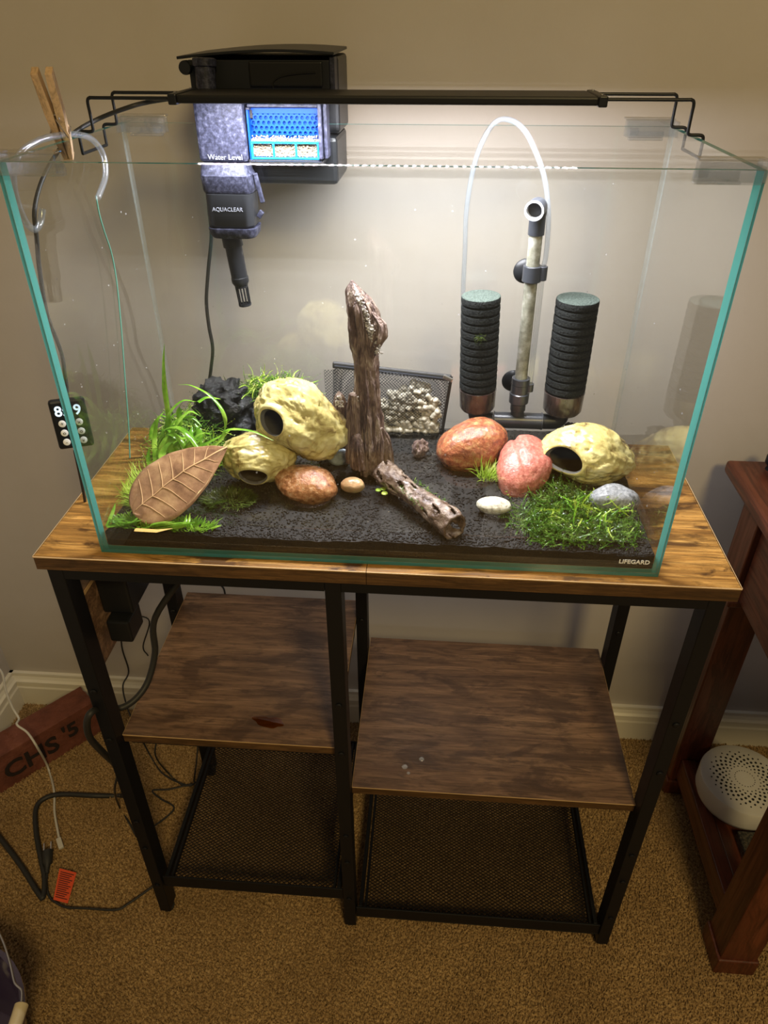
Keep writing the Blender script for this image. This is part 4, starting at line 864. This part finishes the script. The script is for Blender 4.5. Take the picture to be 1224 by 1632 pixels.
# ------------------------------------------------------------------ plants
def blade_plant(name, label, loc, specs, mat='blade'):
    t = thing(name, label, 'plant', loc)
    for pts, w in specs: MB().ribbon(smooth_path(pts, 7), w, None).build('leaf', mat, t, 60)
    return t
E_ = lambda u_, v_, y: aty(u_, v_, y)
blade_plant('eelgrass_plant', 'bright green ribbon leaved plant growing behind the brown leaf', (.12, .16, .80), [
    ([E_(270, 690, .15), E_(266, 650, .155), E_(261, 610, .16), E_(260, 575, .165), E_(262, 548, .17)], .0062),
    ([E_(250, 740, .13), E_(262, 700, .14), E_(268, 660, .15), E_(290, 638, .16), E_(312, 640, .165)], .0070),
    ([E_(258, 735, .12), E_(256, 715, .13), E_(266, 695, .14), E_(292, 686, .15)], .0080),
    ([E_(245, 742, .11), E_(262, 738, .12), E_(285, 722, .13), E_(300, 700, .14), E_(310, 678, .15)], .0090),
    ([E_(262, 735, .11), E_(290, 715, .12), E_(308, 700, .13), E_(312, 680, .14)], .0085),
    ([E_(310, 728, .115), E_(316, 705, .125), E_(317, 685, .135), E_(311, 675, .14)], .0080),
    ([E_(300, 735, .11), E_(304, 712, .12), E_(303, 692, .13), E_(306, 680, .14)], .0085),
    ([E_(255, 742, .10), E_(285, 724, .11), E_(318, 710, .115), E_(345, 697, .12), E_(374, 681, .125)], .0085),
    ([E_(320, 722, .10), E_(345, 705, .11), E_(358, 680, .115), E_(355, 655, .12), E_(335, 630, .13), E_(305, 614, .14), E_(284, 613, .145)], .0045),
    ([E_(330, 720, .10), E_(352, 700, .105), E_(362, 684, .11), E_(400, 686, .11), E_(436, 702, .10)], .0055),
    ([E_(241, 745, .12), E_(252, 720, .13), E_(262, 700, .14), E_(258, 680, .15)], .0070),
    ([E_(282, 690, .15), E_(286, 670, .155), E_(285, 650, .16), E_(292, 640, .16)], .0070),
    ([E_(270, 745, .10), E_(296, 738, .105), E_(322, 724, .11), E_(340, 708, .115)], .0075),
    ([E_(248, 738, .12), E_(246, 700, .14), E_(250, 670, .15), E_(262, 655, .16)], .0060),
    ([E_(280, 735, .12), E_(282, 712, .13), E_(274, 690, .14), E_(262, 678, .15)], .0075),
    ([E_(240, 748, .12), E_(236, 730, .13), E_(238, 712, .14)], .0050),
    ([E_(275, 725, .118), E_(270, 700, .13), E_(282, 672, .14), E_(302, 655, .15), E_(318, 662, .15)], .0075),
    ([E_(290, 728, .112), E_(300, 705, .12), E_(320, 690, .125), E_(338, 692, .12)], .0080),
    ([E_(268, 745, .10), E_(258, 722, .115), E_(272, 702, .125), E_(298, 697, .13), E_(322, 702, .125)], .0085),
    ([E_(252, 700, .15), E_(266, 672, .155), E_(280, 658, .16), E_(300, 655, .16)], .0065),
    ([E_(285, 748, .095), E_(305, 730, .10), E_(330, 722, .105), E_(352, 712, .11)], .0080),
    ([E_(262, 760, .09), E_(275, 745, .095), E_(296, 738, .10), E_(315, 740, .10)], .0075),
    ([E_(315, 640, .17), E_(330, 632, .18), E_(352, 636, .18)], .0060),
    ([E_(300, 722, .118), E_(288, 700, .125), E_(270, 690, .13), E_(254, 700, .135)], .0085),
    ([E_(318, 716, .112), E_(302, 694, .12), E_(284, 680, .13), E_(262, 684, .135), E_(250, 702, .13)], .0070),
    ([E_(255, 728, .125), E_(278, 706, .13), E_(304, 690, .135), E_(326, 672, .14)], .0090),
    ([E_(246, 716, .14), E_(260, 690, .145), E_(282, 668, .15), E_(306, 664, .15), E_(322, 680, .145)], .0075),
    ([E_(272, 740, .108), E_(292, 716, .115), E_(318, 700, .12), E_(334, 678, .125)], .0085),
    ([E_(240, 700, .15), E_(243, 678, .16), E_(255, 662, .165), E_(272, 668, .165)], .0055)])
def tuft(name, label, base, n, spread, length, mat, w=.0013, lean=(0, 0), up_=1.0, cat='plant', seed=1):
    rr = random.Random(seed); m = MB()
    for i in range(n):
        a = rr.uniform(0, 6.28); q = rr.random()**.5; p = Vector(base)+Vector((math.cos(a)*spread[0]*q, math.sin(a)*spread[1]*q, 0)); L_ = length*rr.uniform(.5, 1.1)
        d = Vector((math.cos(a)*.7*q+lean[0]+rr.uniform(-.3, .3), math.sin(a)*.7*q+lean[1]+rr.uniform(-.3, .3), up_*rr.uniform(.6, 1.2))).normalized()
        dr = Vector((rr.uniform(-.25, .25), rr.uniform(-.25, .25), -.45*rr.random()))
        pts = [p+d*L_*t+dr*L_*t*t for t in (0, .33, .66, 1)]
        for z in pts: 
            z.x = min(max(z.x, X0+G+.001), X1-G-.001); z.y = min(max(z.y, Y0+G+.001), Y1-G-.001)
        m.ribbon(pts, w*rr.uniform(.7, 1.3))
    return m.build(name, mat, None, 60, kind='stuff', label=label, cat=cat)
tuft('hairgrass', 'fine yellow green hairgrass tuft at the left pane', (.108, .092, .800), 420, (.024, .028), .046, 'grass', .0012, (-.25, 0), seed=2)
tuft('hairgrass', 'small bright grass tuft between the red brown and pink stones', atz(778, 762, .806), 90, (.012, .010), .032, 'grass', .0010, (.3, .1), seed=3)
def tangle(name, label, c, rad, n, L, mats, w=.0010, seed=1, flat=.5, curl=1.0, cat='moss', leafl=0):
    rr = random.Random(seed); m = MB(); c = Vector(c)
    for i in range(n):
        while 1:
            q = Vector((rr.uniform(-1, 1), rr.uniform(-1, 1), rr.uniform(-.2, 1)))
            if q.length < 1: break
        p = c+Vector((q.x*rad[0], q.y*rad[1], q.z*rad[2])); d = Vector((rr.uniform(-1, 1), rr.uniform(-1, 1), rr.uniform(-flat, flat+.2))).normalized(); pts = [p]; st_p = L*rr.uniform(.5, 1.2)/6
        k1 = Vector((rr.uniform(-1, 1), rr.uniform(-1, 1), rr.uniform(-1, .7)))*.45*curl
        for q_ in range(6):
            d = (d+k1*.6+Vector((0, 0, -.06))).normalized(); pts.append(pts[-1]+d*st_p)
        if min(z.x for z in pts) < X0+G+.001 or max(z.x for z in pts) > X1-G-.001 or min(z.y for z in pts) < Y0+G+.0015 or max(z.y for z in pts) > Y1-G-.001: continue
        m.cur = 0 if rr.random() < .6 else 1
        m.ribbon(pts, w*rr.uniform(.7, 1.4), Vector((rr.uniform(-1, 1), rr.uniform(-1, 1), 0)))
        if leafl:
            for q_ in range(1, 7):
                for g in (-1, 1):
                    t_ = (pts[q_]-pts[q_-1]).normalized(); s_ = t_.cross(Vector((rr.uniform(-1, 1), rr.uniform(-1, 1), rr.uniform(-1, 1)))).normalized(); p_ = pts[q_]
                    m.add([p_, p_+t_*leafl*.5, p_+s_*g*leafl+t_*leafl*.6], [(0, 1, 2)])
    return m.build(name, mats, None, 60, kind='stuff', label=label, cat=cat)
tangle('mossy_tangle', 'tangled green moss among the ribbon leaves at the left', (.128, .185, .808), (.048, .060, .048), 2300, .032, ['moss', 'grass'], .0013, 4, leafl=.0018)
tangle('mossy_tangle', 'olive moss along the back left behind the lava rock', (.185, .255, .815), (.085, .024, .062), 1200, .026, ['darkmoss', 'moss'], .0012, 5, leafl=.0016)
tangle('mossy_tangle', 'moss above the lava rock behind the tilted cave', (.235, .245, .868), (.048, .020, .024), 700, .022, ['moss', 'grass'], .0011, 6, leafl=.0014)
tuft('algae_patch', 'flat olive algae patch on the soil right of the brown leaf', atz(365, 795, .806), 800, (.030, .020), .009, 'darkmoss', .0012, (0, 0), .4, 'moss', 7)
# short bladed plant along the front left
spec = []
rr = random.Random(11)
for (u_, v_, u1, v1, u3, v3) in ((165, 840, 168, 815, 182, 802), (160, 838, 200, 845, 225, 828), (170, 842, 190, 858, 205, 850), (222, 848, 250, 858, 290, 850), (228, 842, 240, 852, 262, 862), (270, 842, 285, 850, 300, 855), (275, 850, 298, 835, 303, 818), (262, 848, 290, 838, 298, 820), (230, 850, 228, 860, 250, 864), (180, 845, 205, 838, 222, 822), (185, 830, 195, 842, 215, 848), (240, 858, 270, 864, 296, 858), (165, 836, 178, 828, 198, 832)):
    spec.append(([atz(u_, v_, .806), atz(u1, v1, .812), atz(u3, v3, .816)], rr.uniform(.0035, .0055)))
for pts, w in spec:
    for z in pts: z.y = max(z.y, Y0+G+.003); z.x = max(z.x, X0+G+.003)
blade_plant('ribbon_plant', 'short curled green leaves lying under the brown leaf at the front left', (.13, .03, .80), spec)
tuft('front_grass', 'short green grass at the front left corner under the brown leaf', (.118, .034, .802), 300, (.030, .010), .017, 'blade', .0018, (0, .1), .6, seed=21)
tuft('front_grass', 'short green grass at the front pane below the brown leaf tip', (.172, .030, .802), 220, (.030, .008), .014, 'blade', .0018, (0, .1), .6, seed=22)
MB().ribbon([atz(215, 843, .8155), atz(250, 845, .816), atz(275, 842, .8155)], .006).build('fallen_leaf_strip', plain('yellowed_leaf', (.62, .42, .12), .4), None, 60, label='narrow yellowed leaf strip just in front of the big brown leaf', cat='leaf')
# moss mound lower right
tangle('moss_mound', 'wet green moss mound spreading over the front right of the tank', (.600, .068, .801), (.074, .050, .0140), 1150, .024, ['moss', 'moss'], .0013, 31, .25, .8, leafl=.0026)
tangle('mossy_tangle', 'dark moss trailing between the pink stone and the right cave', (.588, .118, .801), (.036, .040, .013), 900, .020, ['darkmoss', 'moss'], .0012, 32, .2, leafl=.002)
tangle('moss_shoots', 'bright shoots standing up from the front right moss mound', (.618, .070, .812), (.052, .032, .007), 70, .030, ['grass', 'blade'], .0017, 33, .6, .5, leafl=.003)
# floating leaves
fl = thing('floating_plant', 'three tiny round green leaves floating beside the cholla branch', 'plant', atz(608, 783, WL))
for (u_, v_, r) in ((603, 781, .0034), (611, 779, .0036), (613, 786, .0038)):
    MB().lathe([(r, 0), (r*.9, .0006), (.0002, .0007)], atz(u_, v_, WL+.0006), (0, 0, 1), 14).build('leaf', 'grass', fl, 60)

# ------------------------------------------------------------------ clothespin and tubing on the left rim
top, bot = atx(66, 112, .078), atx(110, 249, .070); cp_ = thing('clothespin', 'wooden clothespin clamping clear tubing to the left rim', 'clothespin', bot)
ax_ = (top-bot).normalized(); wv = Vector((-.25, 1, 0)); wv = (wv-ax_*wv.dot(ax_)).normalized(); sv = ax_.cross(wv).normalized()
if sv.x < 0: sv = -sv
Lp = (top-bot).length
for s_, mt in ((-1, 'pin'), (1, 'pin')):
    m = MB()
    prof = [(0, .0004), (.012, .0005), (.30*Lp, .0008), (.36*Lp, .0008), (.55*Lp, .0010), (1*Lp, .0030)]
    outr = [.0042, .0062, .0080, .0070, .0085, .0092]
    vs = []
    for (t, a_), b__ in zip(prof, outr):
        for (d_, w_) in ((a_, -.0062), (b__, -.0062), (b__, .0062), (a_, .0062)): vs.append(bot+ax_*t+sv*s_*d_+wv*w_)
    n = len(prof); m.add(vs, [(i*4+j, i*4+(j+1) % 4, (i+1)*4+(j+1) % 4, (i+1)*4+j) for i in range(n-1) for j in range(4)]+[(0, 1, 2, 3), (4*n-4, 4*n-3, 4*n-2, 4*n-1)])
    m.build('prong', mt, cp_, bevel=.0005)
m = MB(); pc_ = bot+ax_*Lp*.50
m.tube([pc_+sv*.0035*math.cos(a)+ax_*.0035*math.sin(a)+wv*(-.006+.012*a/(2*PI*3)) for a in [2*PI*3*i/48 for i in range(49)]], .0007, 6)
m.tube([pc_-wv*.006, pc_-wv*.006+ax_*(-.018)+sv*.006, bot+ax_*Lp*.33+sv*.0086-wv*.004, bot+ax_*Lp*.33+sv*.0086+wv*.005], .0007, 6)
m.tube([pc_+wv*.006, pc_+wv*.006-ax_*.018-sv*.006, bot+ax_*Lp*.33-sv*.0086+wv*.004, bot+ax_*Lp*.33-sv*.0086-wv*.005], .0007, 6); m.build('spring', 'metal', cp_, 60)
tubing = [atx(68, 333, .062), atx(64, 356, .060), atx(54, 366, .060), atx(38, 348, .060), atx(24, 308, .060), atx(22, 272, .062), atx(34, 243, .066), atx(60, 225, .070), atx(88, 217, .074), atx(116, 214, .078), atx(145, 221, .084), atx(164, 246, .088), atx(168, 280, .090), atx(156, 316, .090)]
MB().tube(smooth_path(tubing, 8), .0030, 12, cap=False).build('clear_tubing_loop', 'tube', None, 60, label='loop of clear tubing hung over the left rim by the clothespin', cat='tubing')
cord('green_line', [atx(153, 312, .0835), atx(158, 340, .0830), atx(166, 368, .0830), atx(178, 405, .0822), atx(186, 450, .0822), atx(193, 520, .0822), atx(199, 600, .0822), atx(205, 680, .0822), atx(207, 730, .0822)], .0008, 'grit', 'thin green line hanging down inside the left pane')
# water drops on the right shelf
for (u_, v_, r) in ((645, 1222, .0042), (651, 1232, .0024), (672, 1210, .0040)):
    MB().lathe([(r, 0), (r*.95, r*.12), (r*.7, r*.26), (.0003, r*.34)], atz(u_, v_, .3670), seg=20).build('water_drop', 'drop', None, 60, label={645: 'left hand spilled water drop on the right shelf', 651: 'smallest spilled drop, just below the left hand one', 672: 'upper right spilled water drop on the right shelf'}[u_], cat='water drop')

k = N('amber_liquid'); t_ = k.n('BsdfTransparent'); t_.inputs[0].default_value = (.75, .45, .15, 1); g_ = k.n('BsdfGlossy'); g_.inputs['Roughness'].default_value = .03; a_ = k.n('MixShader'); k.l(schlick(k, .04), a_.inputs[0]); k.l(t_.outputs[0], a_.inputs[1]); k.l(g_.outputs[0], a_.inputs[2]); k.l(a_.outputs[0], k.out.inputs[0])
m = MB(); n = 40; pc0 = atz(428, 1150, .4514); vs = [pc0+Vector((0, 0, .0009))]
for lv, (f_, z_) in enumerate(((.6, .0008), (1.0, .0001))):
    for i in range(n):
        a = 2*PI*i/n; r_ = 1+.45*noise.noise(Vector((math.cos(a)*1.5, math.sin(a)*1.5, 7))); vs.append(pc0+Vector((math.cos(a)*.020*r_*f_-math.sin(a)*.006*f_, math.sin(a)*.0105*r_*f_, z_)))
m.add(vs, [(0, 1+i, 1+(i+1) % n) for i in range(n)]+[(1+i, 1+n+i, 1+n+(i+1) % n, 1+(i+1) % n) for i in range(n)])
m.build('spilled_water', k.m, None, 60, label='thin amber puddle near the front edge of the left shelf', cat='puddle')
